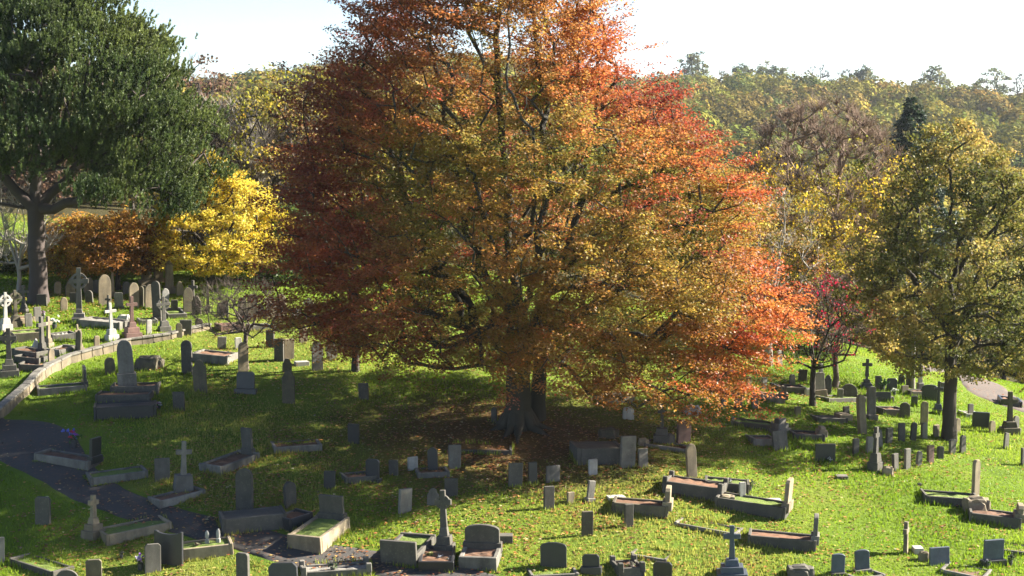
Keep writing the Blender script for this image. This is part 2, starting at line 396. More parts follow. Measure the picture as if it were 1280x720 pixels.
# ---- the pine at the left
def pine():
    g = np.random.default_rng(8)
    b = at(49, 378); s = scl(b); b[2] -= .1
    fork = b + [-.05, 0, 4.6]
    pts = []
    while len(pts) < 1000:
        z = g.uniform(1.4, 16.2); th = g.uniform(0, 2 * PI)
        Rm = np.interp(z, [1.2, 3.2, 5, 7.6, 9.5, 11, 12.6, 14.4, 15.6, 16.3], [5.0, 6.0, 6.8, 7.3, 7.0, 6.2, 4.8, 3.0, 1.3, .2]) * (1 + .08 * math.sin(3 * th + z) + .08 * math.sin(5 * th - 2 * z))
        if g.random() > Rm / 8.4: continue
        r = Rm * (1 - .3 * g.random() ** 1.3) if g.random() < .78 else Rm * math.sqrt(g.random() * .8 + .05)
        if z < 7.6 - (.22 + .62 * max(0, math.cos(th)) ** 1.5) * max(0, r - 1.5) : continue
        if z < 6.6 and r < 4.2 and g.random() < .8: continue
        pts.append([r * math.cos(th) + .9, r * math.sin(th), z])
    pts = np.array(pts); W = pts + b
    leaders = [[b + [.1, 0, 8], b + [.4, 0, 12], b + [.8, 0, 15.2]], [b + [-1.6, -.3, 6.4], b + [-2.6, -.6, 9], b + [-3, -.4, 13]], [b + [-3.4, -.8, 4.9], b + [-7, -1.2, 4.7]],
               [b + [2.2, -.8, 4.9], b + [5.5, -1.6, 6.2]], [b + [1.8, .8, 6.5], b + [4, 1.4, 10]]]
    NP, par, rad, tips, fi = grow(b, fork, leaders, W, .40, .018, seed=9, step=.8, droop=.06, wig=.14, exp=.5)
    wood = tubes(NP, par, rad, 7)
    # needles: upright tufts
    n = len(W); rep = 34
    Cn = np.repeat(W, rep, 0); m = len(Cn)
    Cn = Cn + g.normal(0, 1, (m, 3)) * [.46, .46, .24]
    Cn = Cn[smooth_noise(Cn * [1, 1, 1.7], 1.4, 78) > -.65]; m = len(Cn)
    rel = Cn - b; od = rel * [1, 1, 0]; od /= np.linalg.norm(od, axis=1, keepdims=True)
    ax = od * g.uniform(.1, .7, (m, 1)) + np.array([0, 0, 1.]) + g.normal(0, .18, (m, 3)); ax /= np.linalg.norm(ax, axis=1, keepdims=True)
    tl = g.uniform(.18, .36, m)
    per = 34; K = m * per
    A = np.repeat(ax, per, 0); C = np.repeat(Cn, per, 0); T = np.repeat(tl, per)[:, None]
    pos = g.random((K, 1)); root_ = C + A * (pos * T)
    rd = np.cross(A, rand_unit(g, K)); rd /= np.linalg.norm(rd, axis=1, keepdims=True) + 1e-9
    dr = A * .8 + rd * (1.0 - .4 * pos); dr /= np.linalg.norm(dr, axis=1, keepdims=True)
    L = .12; wd = np.cross(dr, rand_unit(g, K)); wd /= np.linalg.norm(wd, axis=1, keepdims=True) + 1e-9
    V = np.stack([root_ - wd * .026, root_ + wd * .026, root_ + dr * L], 1).reshape(-1, 3)
    Fq = np.arange(K * 3).reshape(K, 3)
    cc = pal(Cn, [(.05,.078,.025), (.09,.12,.034), (.15,.18,.05)], .8, 31, .4, g)
    cc = cc * g.uniform(.6, 1.45, (m, 1)); cc = np.repeat(cc, per, 0) * (1 + g.normal(0, .2, (K, 1)))
    tree_obj('pine_tree', b, 'tall dark green pine with a broad domed crown at the left edge', 'tree', None, wood, M_bark_pine, (V, Fq, np.clip(cc, .004, .5)), M_needle)
pine()

# ---- general broadleaf tree
def broadleaf(name, base, H, prof, n, per, size, cols, label, cat='tree', group=None, fork=.35, tr=.2, bark=None, seed=0, rep=2, spray=(.7,.7,.4), up=.35, k=.6,
              leaf_p=1.0, twigs=False, mat=None, leanx=0, twig_r=.015, step=.6, shell=.7, leaders=None, lmask=None, droop=0., exp=.5, wig=.15, minr=0., yscale=1.0, top_bare=None, cspread=.4):
    """prof: list of (height fraction, radius left, radius right)"""
    g = np.random.default_rng(seed); b = np.array(base, float); b[2] -= .08
    zf = [p[0] * H for p in prof]; rl = [p[1] for p in prof]; rr = [p[2] for p in prof]
    pts = []; Rmax = max(max(rl), max(rr)); tries = 0
    while len(pts) < n and tries < n * 80:
        tries += 1
        z = g.uniform(zf[0], zf[-1]); th = g.uniform(0, 2 * PI); w = (1 + math.cos(th)) / 2
        Rm = (np.interp(z, zf, rl) * (1 - w) + np.interp(z, zf, rr) * w) * (1 + .1 * math.sin(3 * th + z * 1.1 + seed) + .08 * math.sin(6 * th - z * 1.7))
        if g.random() > Rm / Rmax * 1.1: continue
        r = Rm * (1 - .3 * g.random() ** 1.2) if g.random() < shell else Rm * math.sqrt(g.random())
        pts.append([r * math.cos(th) + leanx * z, r * math.sin(th) * yscale, z])
    pts = np.array(pts); W = pts + b
    fk = b + [leanx * fork * H, 0, fork * H]
    if leaders is None:
        leaders = []
        for j in range(4):
            a = j * PI / 2 + g.uniform(-.5, .5) + .5; zz = H * (fork + .3); rr0 = Rmax * .28
            leaders.append([b + [rr0 * math.cos(a) + leanx * zz, rr0 * math.sin(a), zz], b + [rr0 * 1.5 * math.cos(a) + leanx * H * .85, rr0 * 1.5 * math.sin(a), H * .85]])
    NP, par, rad, tips, fi = grow(b, fk, leaders, W, tr, twig_r, seed=seed + 1, step=step, wig=wig, droop=droop, exp=exp)
    V, Fq = tubes(NP, par, rad, 5, minr)
    if twigs:      # fine bare twigs fanning from each tip
        kt = int(twigs); T = np.repeat(W, kt, 0); K = len(T)
        d = rand_unit(g, K) + (T - fk) / (np.linalg.norm(T - fk, axis=1, keepdims=True)) * 1.0 + [0, 0, .35]; d /= np.linalg.norm(d, axis=1, keepdims=True)
        Ln = g.uniform(.35, .95, (K, 1)) * (spray[0] / .7); nodes = np.stack([T, T + d * Ln * .5 + g.normal(0, .04, (K, 3)), T + d * Ln + g.normal(0, .08, (K, 3))], 1).reshape(-1, 3)
        pr = np.tile([-1, 0, 1], K); pr = np.where(pr >= 0, pr + np.repeat(np.arange(K) * 3, 3), -1)
        tw = twig_r * .62; V2, F2 = tubes(nodes, pr, np.tile([tw, tw * .75, tw * .4], K), 3)
        V, Fq = np.concatenate([V, V2]), np.concatenate([Fq, F2 + len(V)])
    crown = None
    if per > 0:
        keep = g.random(len(W)) < leaf_p
        if top_bare is not None: keep &= (pts[:, 2] + g.normal(0, H * .05, len(W))) < top_bare * H
        if lmask is not None: keep &= lmask(pts, g)
        Wk = np.repeat(W[keep], rep, 0); Cn = Wk + g.normal(0, 1, (len(Wk), 3)) * np.array(spray) * .7
        cc = pal(Cn, cols, k, seed + 5, cspread, g)
        crown = leaves(Cn, per, size, spray, cc, g, up=up, jit=.2, aspect=.7)
    return tree_obj(name, b, label, cat, group, (V, Fq), bark or M_bark_dark, crown, mat or M_leaf)
# ---- oak at the right
ob = at(1187, 550); so = scl(ob)
broadleaf('oak_tree', ob, 13.5, [(.20,1.6,3.6),(.34,4.0,4.6),(.5,4.2,4.6),(.64,3.9,4.2),(.75,3.1,3.6),(.86,2.1,2.4),(.94,1.3,1.3),(1.0,.4,.4)], 640, 27, .125,
    [(.07,.08,.024),(.13,.125,.032),(.20,.175,.045),(.31,.24,.07)], 'olive green oak with dark trunk at the right of the lawn', fork=.34, tr=.27, seed=42, rep=4, spray=(.36,.36,.2), k=.9, mat=M_leaf_gloss,
    leaders=[[ob + [.1,0,8], ob + [-.4,.2,12]], [ob + [1.4,-.6,6.6], ob + [3.4,-1.0,8.6]], [ob + [-1.2,.6,6.2], ob + [-2.6,1,8.4]], [ob + [.8,-1.6,7.4], ob + [1.6,-2.4,10.6]]])
# ---- trees round the lawn
def H_of(b, ytop, px):            # height that reaches picture row ytop
    s = scl(b); d = ray(px, ytop); t = b[1] / d[1]; return CAMZ + d[2] * t - b[2]
YEL = [(.20,.14,.03), (.36,.27,.035), (.50,.38,.045), (.55,.45,.08)]
ORG = [(.13,.065,.025), (.24,.11,.03), (.34,.17,.04), (.42,.25,.06)]
OLV = [(.04,.05,.015), (.075,.08,.02), (.12,.11,.03), (.17,.14,.04)]
OLY = [(.06,.055,.02), (.11,.09,.025), (.17,.13,.03), (.25,.17,.04)]
BRN = [(.08,.05,.035), (.13,.08,.05), (.18,.11,.07)]
GRN = [(.035,.06,.018), (.06,.09,.022), (.09,.12,.03)]
# golden maple
b = at(264, 356); H = H_of(b, 186, 264)
broadleaf('maple_tree', b, H, [(.14,2.4,3.4),(.24,3.6,4.0),(.38,3.6,4.0),(.52,2.7,3.3),(.68,1.7,2.9),(.80,1.0,1.9),(.9,.7,.8),(1.0,.3,.2)], 360, 44, .13, YEL,
    'bright golden yellow maple on the grass right of the pine', fork=.16, tr=.20, seed=60, rep=3, spray=(.36,.36,.2), up=.4, k=1.1, step=.5, twigs=6, twig_r=.014, cspread=.5)
# orange brown trees behind the left graves
b = at(148, 362); broadleaf('cherry_tree', b, H_of(b, 262, 148), [(.25,2.2,1.6),(.45,3.0,1.9),(.7,2.7,1.9),(.9,1.6,1.2),(1,.4,.4)], 170, 34, .13, ORG,
    'orange brown cherry with low round crown between the pine and the golden maple', fork=.28, tr=.13, seed=61, rep=3, spray=(.4,.4,.24), k=1.0)
b = at(96, 352); broadleaf('cherry_tree', b, H_of(b, 268, 100), [(.2,1.8,1.9),(.45,2.4,2.4),(.75,2.0,2.0),(1,.5,.5)], 130, 30, .13, YEL[:2] + ORG[2:],
    'golden orange cherry just right of the pine trunk', fork=.28, tr=.12, seed=62, rep=3, spray=(.42,.42,.25), k=1.0)
# pale bare tree by the pine
b = at(24, 366); broadleaf('birch_tree', b, H_of(b, 222, 20), [(.25,.8,.9),(.45,2.0,2.0),(.75,2.2,2.0),(1,.9,.9)], 170, 0, .1, YEL, 'pale bare leafless tree left of the pine trunk',
    fork=.22, tr=.11, bark=M_bark_pale, seed=63, spray=(.6,.6,.4), twigs=9, twig_r=.014)
# small weeping bare tree on the lawn
b = at(308, 462); broadleaf('weeping_cherry', b, H_of(b, 352, 303), [(.42,1.2,1.4),(.55,2.2,2.0),(.7,2.2,2.0),(.88,1.7,1.6),(1,.7,.6)], 150, 0, .1, YEL, 'small leafless weeping tree with purple brown twigs on the left lawn',
    fork=.42, tr=.10, bark=M_bark_twig, seed=64, spray=(.55,.55,.4), twigs=14, twig_r=.011, droop=.05)
# trunk showing beneath the beech, left
b = at(444, 464); broadleaf('hornbeam_tree', b, 8.5, [(.4,1.5,1.5),(.65,2.3,2.3),(1,.6,.6)], 80, 26, .11, OLV, 'small dark tree half hidden behind the low left boughs of the copper beech', fork=.35, tr=.14, seed=65, rep=2, spray=(.5,.5,.3))
# small bare tree and the red leaved one at the right
b = at(1016, 507); broadleaf('hawthorn_tree', b, H_of(b, 366, 1014), [(.34,.7,.9),(.5,1.6,1.7),(.7,1.5,1.9),(.88,1.1,1.3),(1,.3,.3)], 120, 12, .085, [(.16,.12,.05),(.14,.16,.04),(.28,.06,.03)], 'small nearly bare thin tree with pale twigs right of the beech',
    fork=.34, tr=.125, seed=66, rep=1, spray=(.4,.4,.3), twigs=10, twig_r=.011, leaf_p=.5)
b = at(1044, 484); broadleaf('spindle_tree', b, H_of(b, 338, 1050), [(.3,1.0,1.4),(.5,1.8,2.2),(.75,1.8,2.1),(1,.5,.5)], 120, 22, .10, [(.22,.015,.03),(.38,.02,.05),(.30,.04,.06)], 'small thin tree with crimson leaves behind the bare one',
    fork=.3, tr=.13, seed=67, rep=1, spray=(.4,.4,.28), twigs=12, twig_r=.012, leaf_p=.55, bark=M_bark_twig)
# big half bare golden tree
b = at(1026, 438); H = H_of(b, 128, 1040)
broadleaf('lime_tree', b, H, [(.12,3.2,3.2),(.3,4.6,4.2),(.5,4.8,4.6),(.7,4.7,4.5),(.86,3.3,3.4),(.96,1.6,2.0),(1,.6,.6)], 520, 44, .14, [(.10,.11,.02),(.24,.20,.03),(.45,.32,.04),(.50,.36,.05)],
    'tall golden tree with bare brown top between the beech and the oak', fork=.2, tr=.32, seed=68, rep=2, spray=(.75,.75,.45), twigs=30, twig_r=.024, top_bare=.74, bark=bark_mat('brown_twig_bark', (.15,.10,.075), (.27,.19,.14), 3), step=.8)
# slender trunks behind the oak
b = at(1141, 486); broadleaf('ash_tree', b, 7.0, [(.3,1.2,1.2),(.6,2.2,2.2),(1,.5,.5)], 70, 26, .11, OLV, 'slim pale stemmed tree behind the oak on its left', fork=.4, tr=.09, seed=69, rep=2, spray=(.5,.5,.3), bark=M_bark_pale)
b = at(960, 456); broadleaf('ash_tree', b, 9.0, [(.25,1.2,1.6),(.6,2.4,2.6),(1,.6,.6)], 90, 24, .12, [(.12,.05,.03),(.22,.10,.04),(.14,.13,.04)], 'slim brown tree just beyond the right edge of the copper beech', fork=.25, tr=.20, seed=70, rep=2, spray=(.5,.5,.3), twigs=8, bark=M_bark_pale)
# dark conifer behind the oak
def conifer(px, yb, yt, wpx, seed, label, group=None, name='fir_tree', cols=((.015,.032,.016),(.025,.048,.022),(.04,.065,.03)), n=5200, cs=.42):
    g = np.random.default_rng(seed); b = at(px, yb); H = H_of(b, yt, px); s = scl(b); Rb = wpx / s
    z = H * (1 - g.random(n) ** .62); z = np.clip(z, H * .04, H * .985); th = g.uniform(0, 2 * PI, n)
    Rm = Rb * (1 - z / H) ** .75 * (1 + .2 * np.sin(th * 3 + z * 1.1) + .18 * np.sin(z * 3.1 + th)) * g.uniform(.5, 1.08, n)
    C = b + np.stack([Rm * np.cos(th), Rm * np.sin(th), z - .18 * Rm], 1)
    V, Fq, cc = leaves(C, 16, cs, (.34, .34, .14), pal(C, cols, .9, seed, .4, g), g, up=.55, jit=.2, aspect=.35)
    st = np.array([b, b + [0, 0, H * .3], b + [0, 0, H * .7], b + [0, 0, H * .98]])
    tree_obj(name, b, label, 'tree', group, tubes(st, np.array([-1, 0, 1, 2]), np.array([.3, .22, .1, .03]), 8), M_bark_dark, (V, Fq, cc), M_needle)
conifer(1134, 432, 118, 96, 71, 'dark blue green fir rising behind the left side of the oak')
conifer(1112, 438, 236, 42, 72, 'lower dark fir hugging the tall fir behind the oak', n=3000)
# left middle distance
bb = at(372, 330); broadleaf('sycamore_tree', bb, H_of(bb, 84, 375), [(.1,4.5,4.5),(.35,5.5,6),(.6,5,6),(.85,3.0,4.5),(1,.6,1)], 420, 24, .2, [(.12,.11,.02),(.20,.18,.03),(.34,.28,.04),(.20,.12,.05)],
    'large sycamore with thin yellow green leaves beyond the left edge of the beech', fork=.2, tr=.36, seed=73, rep=2, spray=(.8,.8,.4), twigs=9, twig_r=.022, step=.9, leaf_p=.7)
for k, (px, yb, yt, w, bark_, lab) in enumerate([(283, 322, 132, 2.6, M_bark_pale, 'tall bare grey tree standing behind the golden maple'), (246, 326, 150, 2.2, M_bark_twig, 'brown leafless tree at the right rim of the pine crown'), (322, 322, 168, 2.6, M_bark_twig, 'brown bare thicket tree between golden maple and sycamore')]):
    b = at(px, yb); broadleaf('bare_tree', b, H_of(b, yt, px), [(.08,w*.6,w*.6),(.4,w,w),(.75,w,w),(1,w*.5,w*.5)], 240, 0, .1, YEL, lab, fork=.1, tr=.16, bark=bark_, seed=80 + k, spray=(.8,.8,.5), twigs=24, twig_r=.024, wig=.06)
b = at(352, 352); broadleaf('holly_bush', b, H_of(b, 262, 350), [(.05,1.4,1.4),(.4,1.9,1.9),(.8,1.3,1.3),(1,.4,.4)], 150, 40, .13, GRN, 'dark green holly at the foot of the sycamore', cat='bush', fork=.08, tr=.08, seed=84, rep=2, spray=(.45,.45,.35), up=.2)
# hedge line of dark shrubs closing the left lawn
g = np.random.default_rng(90)
shr = [(8,338,1.5),(60,334,1.3),(112,336,1.4),(190,332,1.5),(228,333,1.2),(300,333,1.4),(400,335,1.7),(440,330,1.8),(500,332,1.9)]
for k, (px, yb, hh) in enumerate(shr):
    b = at(px, yb); C = b + np.stack([g.normal(0, 1.3, 260), g.normal(0, .7, 260), np.abs(g.normal(0, .5, 260)) * hh], 1)
    V, Fq, cc = leaves(C, 22, .16, (.3, .3, .22), pal(C, GRN if k % 2 else OLV[:3], .8, 90 + k, .4, g), g, up=.2, jit=.2, aspect=.7)
    me = np_mesh('shrub', V - b, Fq, cc); o = link('shrub', me, M_leaf); o.location = tuple(b)
    tag(o, ['low dark green shrub in the hedge line behind the far left graves', 'low olive brown shrub in the hedge line behind the far left graves'][k % 2 == 0], 'shrub', ['dark green shrubs closing the left lawn', 'olive brown shrubs closing the left lawn'][k % 2 == 0])
# ---- the wood behind the lawn: trees one by one, four kinds
KIN = [('woodland_tree', OLY, 'yellow olive tree in the wood behind the lawn', 'yellow olive trees of the near wood'),
       ('woodland_tree', OLV, 'dull green tree in the wood behind the lawn', 'dull green trees of the near wood'),
       ('woodland_tree', BRN, 'brown half bare tree in the wood behind the lawn', 'brown trees of the near wood')]
protos = []
for k, (nm, pc, lab, grp) in enumerate(KIN):
    for v in range(2):
        root = broadleaf(nm, (0, 0, 0), 13, [(.1,2.8,3.0),(.35,4.2,4.0),(.6,4.4,4.2),(.85,2.9,2.6),(1,.6,.6)], 190, 34, .30, pc, lab, fork=.2, tr=.26, seed=100 + k * 7 + v, rep=2, spray=(.95,.95,.5),
            twigs=6 if k == 2 else 0, twig_r=.03, step=1.1, leaf_p=.75 if k == 2 else 1, group=grp, minr=.03, bark=M_bark_dark)
        protos.append((root, [False]))
def put_copy(pr, loc, rz, s):
    root, used = pr
    if not used[0]: r_ = root; used[0] = True
    else:
        r_ = root.copy(); COL.objects.link(r_)
        for ch in list(root.children):
            c = ch.copy(); COL.objects.link(c); c.parent = r_
    r_.location = tuple(float(v) for v in loc); r_.rotation_euler = (0, 0, rz); r_.scale = s
    return r_
g = np.random.default_rng(120); spots = []
tries = 0
while len(spots) < 135 and tries < 20000:
    tries += 1
    y = 118 + 232 * g.random() ** 1.25; x = g.uniform(-.42, .46) * y
    px = 640 + F * x / y
    if 420 < px < 860 and g.random() < .4: continue            # mostly hidden by the beech
    if px < 420 and y < 133: continue
    if all(math.hypot(x - a, y - c) > 4.6 + y * .010 for a, c in spots): spots.append((x, y))
for (x, y) in spots:
    px = 640 + F * x / y
    k = g.choice(6, p=[.24, .24, .17, .17, .09, .09]); s = g.uniform(.72, 1.1) * (.84 if y < 160 else 1.0)
    if px > 840 and y < 190: s *= .85
    put_copy(protos[k], (x, y, float(ground(x, y)) - .2), g.uniform(0, 6.28), (s, s, s * g.uniform(.9, 1.12)))
# ---- the far hillside wood (one mass) and the trees that stand clear on its skyline
def hill_wood():
    g = np.random.default_rng(130)
    n = 2900; y = 285 + 585 * g.random(n) ** .9; x = g.uniform(-.42, .44, n) * y
    z = ground(x, y); h = g.uniform(8, 14.5, n); r = h * g.uniform(.38, .54, n)
    base = np.stack([x, y, z + h * .52], 1)
    tree_c = pal(base, [(.065,.09,.018),(.11,.14,.02),(.16,.17,.025),(.23,.19,.03),(.19,.11,.035),(.045,.065,.022),(.14,.155,.025),(.28,.18,.035)], .05, 131, .3, g)
    tree_c = tree_c[g.permutation(n)] * .6 + tree_c * .4
    tree_c = tree_c * g.uniform(.6, 1.45, (n, 1))
    per = 340; K = n * per; C = np.repeat(base, per, 0); Rr = np.repeat(r, per)[:, None]; Hh = np.repeat(h * .52, per)[:, None]
    u = rand_unit(g, K); u[:, 2] = np.where(u[:, 2] < -.25, -u[:, 2], u[:, 2]); ph = np.repeat(g.uniform(0, 6.28, n), per)
    lump = 1 + .16 * np.sin(u[:, 0] * 6 + ph) * np.sin(u[:, 1] * 5 + ph * 2) + .12 * np.sin(u[:, 2] * 9 + u[:, 0] * 7 + ph * 3) + g.normal(0, .06, K)
    P0 = C + u * np.concatenate([Rr, Rr, Hh], 1) * lump[:, None]
    nrm = u + rand_unit(g, K) * .55; nrm /= np.linalg.norm(nrm, axis=1, keepdims=True)
    t = np.cross(nrm, rand_unit(g, K)); t /= np.linalg.norm(t, axis=1, keepdims=True); bb_ = np.cross(nrm, t); s_ = g.uniform(.4, .85, (K, 1))
    V = np.stack([P0 - t * s_, P0 + bb_ * s_ * .7, P0 + t * s_, P0 - bb_ * s_ * .7], 1).reshape(-1, 3)
    cc = np.repeat(tree_c, per, 0) * (1 + .14 * np.sin(u[:, 0] * 8 + ph)[:, None] + g.normal(0, .07, (K, 1)))
    tag(link('woods', np_mesh('woods', V, np.arange(K * 4).reshape(K, 4), np.clip(cc, .01, .6)), leaf_mat('far_foliage', .15, .9, .05)), 'autumn wood of green yellow and brown crowns covering the far hillside', 'woods', kind='stuff')
hill_wood()
for k, (px, yt, w, kind, lab) in enumerate([(866, 68, 5.5, 0, 'round grey green tree standing above the hill skyline, nearest the beech'), (962, 74, 6.5, 0, 'wide domed grey green tree on the middle of the skyline'), (925, 79, 5, 0, 'small flat topped tree on the skyline left of the wide domed one'),
        (1020, 80, 7, 2, 'leafless pale tree on the skyline, nearest the wide domed one'), (1052, 88, 5, 2, 'thin leafless tree on the skyline beside a larger bare one'), (1078, 84, 5, 0, 'rounded tree on the skyline right of the bare trees'),
        (1165, 84, 6, 0, 'lone rounded tree on the right of the skyline'), (1236, 87, 7.5, 0, 'broad grey green tree on the skyline above the oak'), (1272, 94, 5, 2, 'brown bare tree on the skyline at the right edge')]):
    y = 872.; x = (px - 640) / F * y; z0 = float(ground(x, y)); zt = CAMZ + ray(px, yt)[2] / ray(px, yt)[1] * y; H = max(zt - z0, 9); w *= 1.2
    broadleaf('skyline_tree', (x, y, z0), H, [(.2,w*.5,w*.5),(.5,w*.95,w*.9),(.8,w*.8,w*.85),(1,w*.3,w*.3)], 70, 22 if kind == 0 else 0, 1.0, [(.05,.065,.03),(.09,.10,.04),(.13,.12,.05)], lab,
        fork=.3, tr=.5, seed=140 + k, rep=2, spray=(1.7,1.7,1.0), twigs=0 if kind == 0 else 16, twig_r=.12, step=2)
# ------------------------------------------------------------------ gravestones
MT = {
 'G': stone_mat('grey_stone', (.185,.17,.145), dirt=.65), 'D': stone_mat('dark_stone', (.09,.082,.068), lich=.2), 'K': stone_mat('black_granite', (.028,.029,.033), lichen=(.08,.08,.07), rough=.35, lich=.12, dirt=.2, spec=.5),
 'B': stone_mat('buff_stone', (.27,.215,.14), dirt=.65), 'W': stone_mat('pale_marble', (.42,.40,.36), dirt=.4, lich=.12), 'R': stone_mat('pink_granite', (.19,.11,.09), rough=.6, lich=.1, dirt=.35),
 'M': stone_mat('mossy_stone', (.12,.10,.068), lichen=(.14,.19,.05), lich=.7, dirt=.6), 'N': stone_mat('blue_grey_slate', (.075,.09,.115), rough=.45, lich=.1, dirt=.2),
 'soil': stone_mat('leaf_litter_infill', (.16,.085,.05), lichen=(.34,.16,.06), lich=.6), 'grass': None, 'gravel': stone_mat('gravel_infill', (.30,.28,.25), sc=4, lich=.1)}
def turf_mat():
    m, nt = newmat('turf_infill'); tc = N(nt, 'ShaderNodeTexCoord').outputs['Object']
    c = ramp(nt, [(.3, (.08,.12,.02)), (.55, (.13,.18,.025)), (.75, (.20,.20,.05))], noise(nt, 9, 5, .7, tc))
    p = N(nt, 'ShaderNodeBsdfPrincipled', Roughness=.95); nt.links.new(c, p.inputs['Base Color']); nt.links.new(bumpn(nt, noise(nt, 40, 3, .7, tc), .9, .04), p.inputs['Normal']); out(nt, p.outputs[0]); return m
MT['grass'] = turf_mat()
gr = np.random.default_rng(200)
FEET = []
def arc(cx, cy, r, a0, a1, n, ry=None):
    ry = ry or r
    return [(cx + r * math.cos(a0 + (a1 - a0) * i / n), cy + ry * math.sin(a0 + (a1 - a0) * i / n)) for i in range(n + 1)]
def profile(k, w, h):
    a = w / 2
    if k == 'f': return [(-a, 0), (a, 0), (a, h), (-a, h)]
    if k == 'k': c = w * .14; return [(-a, 0), (a, 0), (a, h - c), (a - c, h), (-a + c, h), (-a, h - c)]
    if k == 's': return [(-a, 0), (a, 0)] + arc(0, h - w * .16, a, 0, PI, 12, w * .16)
    if k == 'r': r = min(a, h * .6); return [(-a, 0), (a, 0)] + arc(0, h - r, a, 0, PI, 14, r)
    if k == 'p':
        y0 = h - w * .75
        P1 = [(a * math.cos(t) ** .8 if t < 1.57 else 0, y0 + w * .75 * math.sin(t)) for t in np.linspace(0, PI / 2, 8)]
        return [(-a, 0), (a, 0)] + P1 + [(-x, y) for x, y in P1[-2::-1]]
    if k == 'h':
        b = a * .72; y0 = h - b * 1.25
        return [(-a, 0), (a, 0), (a, y0 - .04), (b, y0)] + [(b * math.cos(t), y0 + b * 1.25 * math.sin(t)) for t in np.linspace(.12, PI - .12, 11)] + [(-b, y0), (-a, y0 - .04)]
    if k == 'o':
        pts = [(a, h * .86)] + [(a * (1 - t) , h * (.86 + .14 * (t * t * (3 - 2 * t)))) for t in (.2, .4, .6, .8, 1)]
        return [(-a, 0), (a, 0)] + pts + [(-x, y) for x, y in pts[-2::-1]]
    if k == 'c':    # scooped top
        pts = [(a, h), (a * .8, h)] + [(a * .8 * math.cos(t), h - w * .10 * math.sin(t)) for t in np.linspace(.2, PI - .2, 8)] + [(-a * .8, h), (-a, h)]
        return [(-a, 0), (a, 0)] + pts
def bm_slab(bm, prof, t, M=None, bev=.012):
    f0 = len(bm.verts)
    vs = [bm.verts.new((x, -t / 2, z)) for x, z in prof]; ws = [bm.verts.new((x, t / 2, z)) for x, z in prof]
    n = len(prof)
    bm.faces.new(vs); bm.faces.new(ws[::-1])
    for i in range(n): bm.faces.new((vs[i], ws[i], ws[(i + 1) % n], vs[(i + 1) % n])[::-1])
    if M is not None: bmesh.ops.transform(bm, matrix=M, verts=vs + ws)
    return vs + ws
def bm_box(bm, cx, cy, cz, sx, sy, sz, top=1.0, M=None):
    vs = []
    for z, k in ((0, 1), (sz, top)):
        for dx, dy in ((-1, -1), (1, -1), (1, 1), (-1, 1)): vs.append(bm.verts.new((cx + dx * sx / 2 * k, cy + dy * sy / 2 * k, cz + z)))
    for f in ((3, 2, 1, 0), (4, 5, 6, 7), (0, 1, 5, 4), (1, 2, 6, 5), (2, 3, 7, 6), (3, 0, 4, 7)): bm.faces.new([vs[i] for i in f])
    if M is not None: bmesh.ops.transform(bm, matrix=M, verts=vs)
    return vs
def finish(bm, name, mat, parent, bev=.012, jit=0):
    bmesh.ops.recalc_face_normals(bm, faces=bm.faces)
    if bev:
        try: bmesh.ops.bevel(bm, geom=[e for e in bm.edges if e.is_manifold and e.calc_face_angle(0) > .45], offset=bev, segments=1, affect='EDGES', clamp_overlap=True)
        except Exception: pass
    if jit:
        for v in bm.verts: v.co += Vector(gr.normal(0, jit, 3))
    me = bpy.data.meshes.new(name); bm.to_mesh(me); bm.free()
    return link(name, me, MT[mat] if isinstance(mat, str) else mat, parent)
def H(px, yt, yb, w, k, a, m, label, base=0.0, lean=0.0, grp=None, t=.11, side=0.0, name='headstone', cat='headstone', bm_=None):
    """headstone: top and foot row and apparent width in the 1280 picture; a = degrees its face is turned towards the sun side"""
    p = at(px, yb); s = scl(p); ca = max(math.cos(R(a)), .3)
    wm = max((w / s - t * abs(math.sin(R(a)))) / ca, .22); hm = max((yb - yt) / s / .975, .12)
    root = empty(name, p, label, cat, grp, R(a) + gr.normal(0, .03)); root.rotation_euler[0] = R(-lean + gr.normal(0, 1.8)); root.rotation_euler[1] = R(side + gr.normal(0, 1.6))
    FEET.append((p, R(a), wm * (1.2 if base else 1), t * (2.6 if base else 1.2)))
    z0 = 0.0
    if base:
        bh = base / s; bm = bmesh.new(); bm_box(bm, 0, 0, -.25, wm * 1.22, t * 2.6, .25 + bh); finish(bm, 'plinth', bm_ or m, root); z0 = bh
    bm = bmesh.new(); h = hm - z0
    bm_slab(bm, [(x, z + (z0 - .002 if z > 0 else (z0 - .0 if base else -.3))) for x, z in profile(k, wm, h)], t)
    finish(bm, 'tablet', m, root)
    return root
def cross_bm(bm, z0, h, w, th, ring=False, arm=.68):
    """latin cross, optionally with a wheel ring; z0 foot"""
    b = th; ac = z0 + h * arm
    P_ = [(-b * .62, z0), (b * .62, z0), (b * .46, ac - b / 2), (w / 2, ac - b / 2), (w / 2, ac + b / 2), (b * .46, ac + b / 2), (b * .46, z0 + h), (-b * .46, z0 + h), (-b * .46, ac + b / 2), (-w / 2, ac + b / 2), (-w / 2, ac - b / 2), (-b * .46, ac - b / 2)]
    bm_slab(bm, P_, th * .8)
    if ring:
        r1, r2 = w * .44, w * .30; n = 20; vs = []
        for i in range(n):
            t = 2 * PI * i / n
            vs.append([bm.verts.new((r * math.cos(t), y, ac + r * math.sin(t))) for r, y in ((r1, -th * .3), (r1, th * .3), (r2, th * .3), (r2, -th * .3))])
        for i in range(n):
            A, B = vs[i], vs[(i + 1) % n]
            for j in range(4): bm.faces.new((A[j], B[j], B[(j + 1) % 4], A[(j + 1) % 4]))
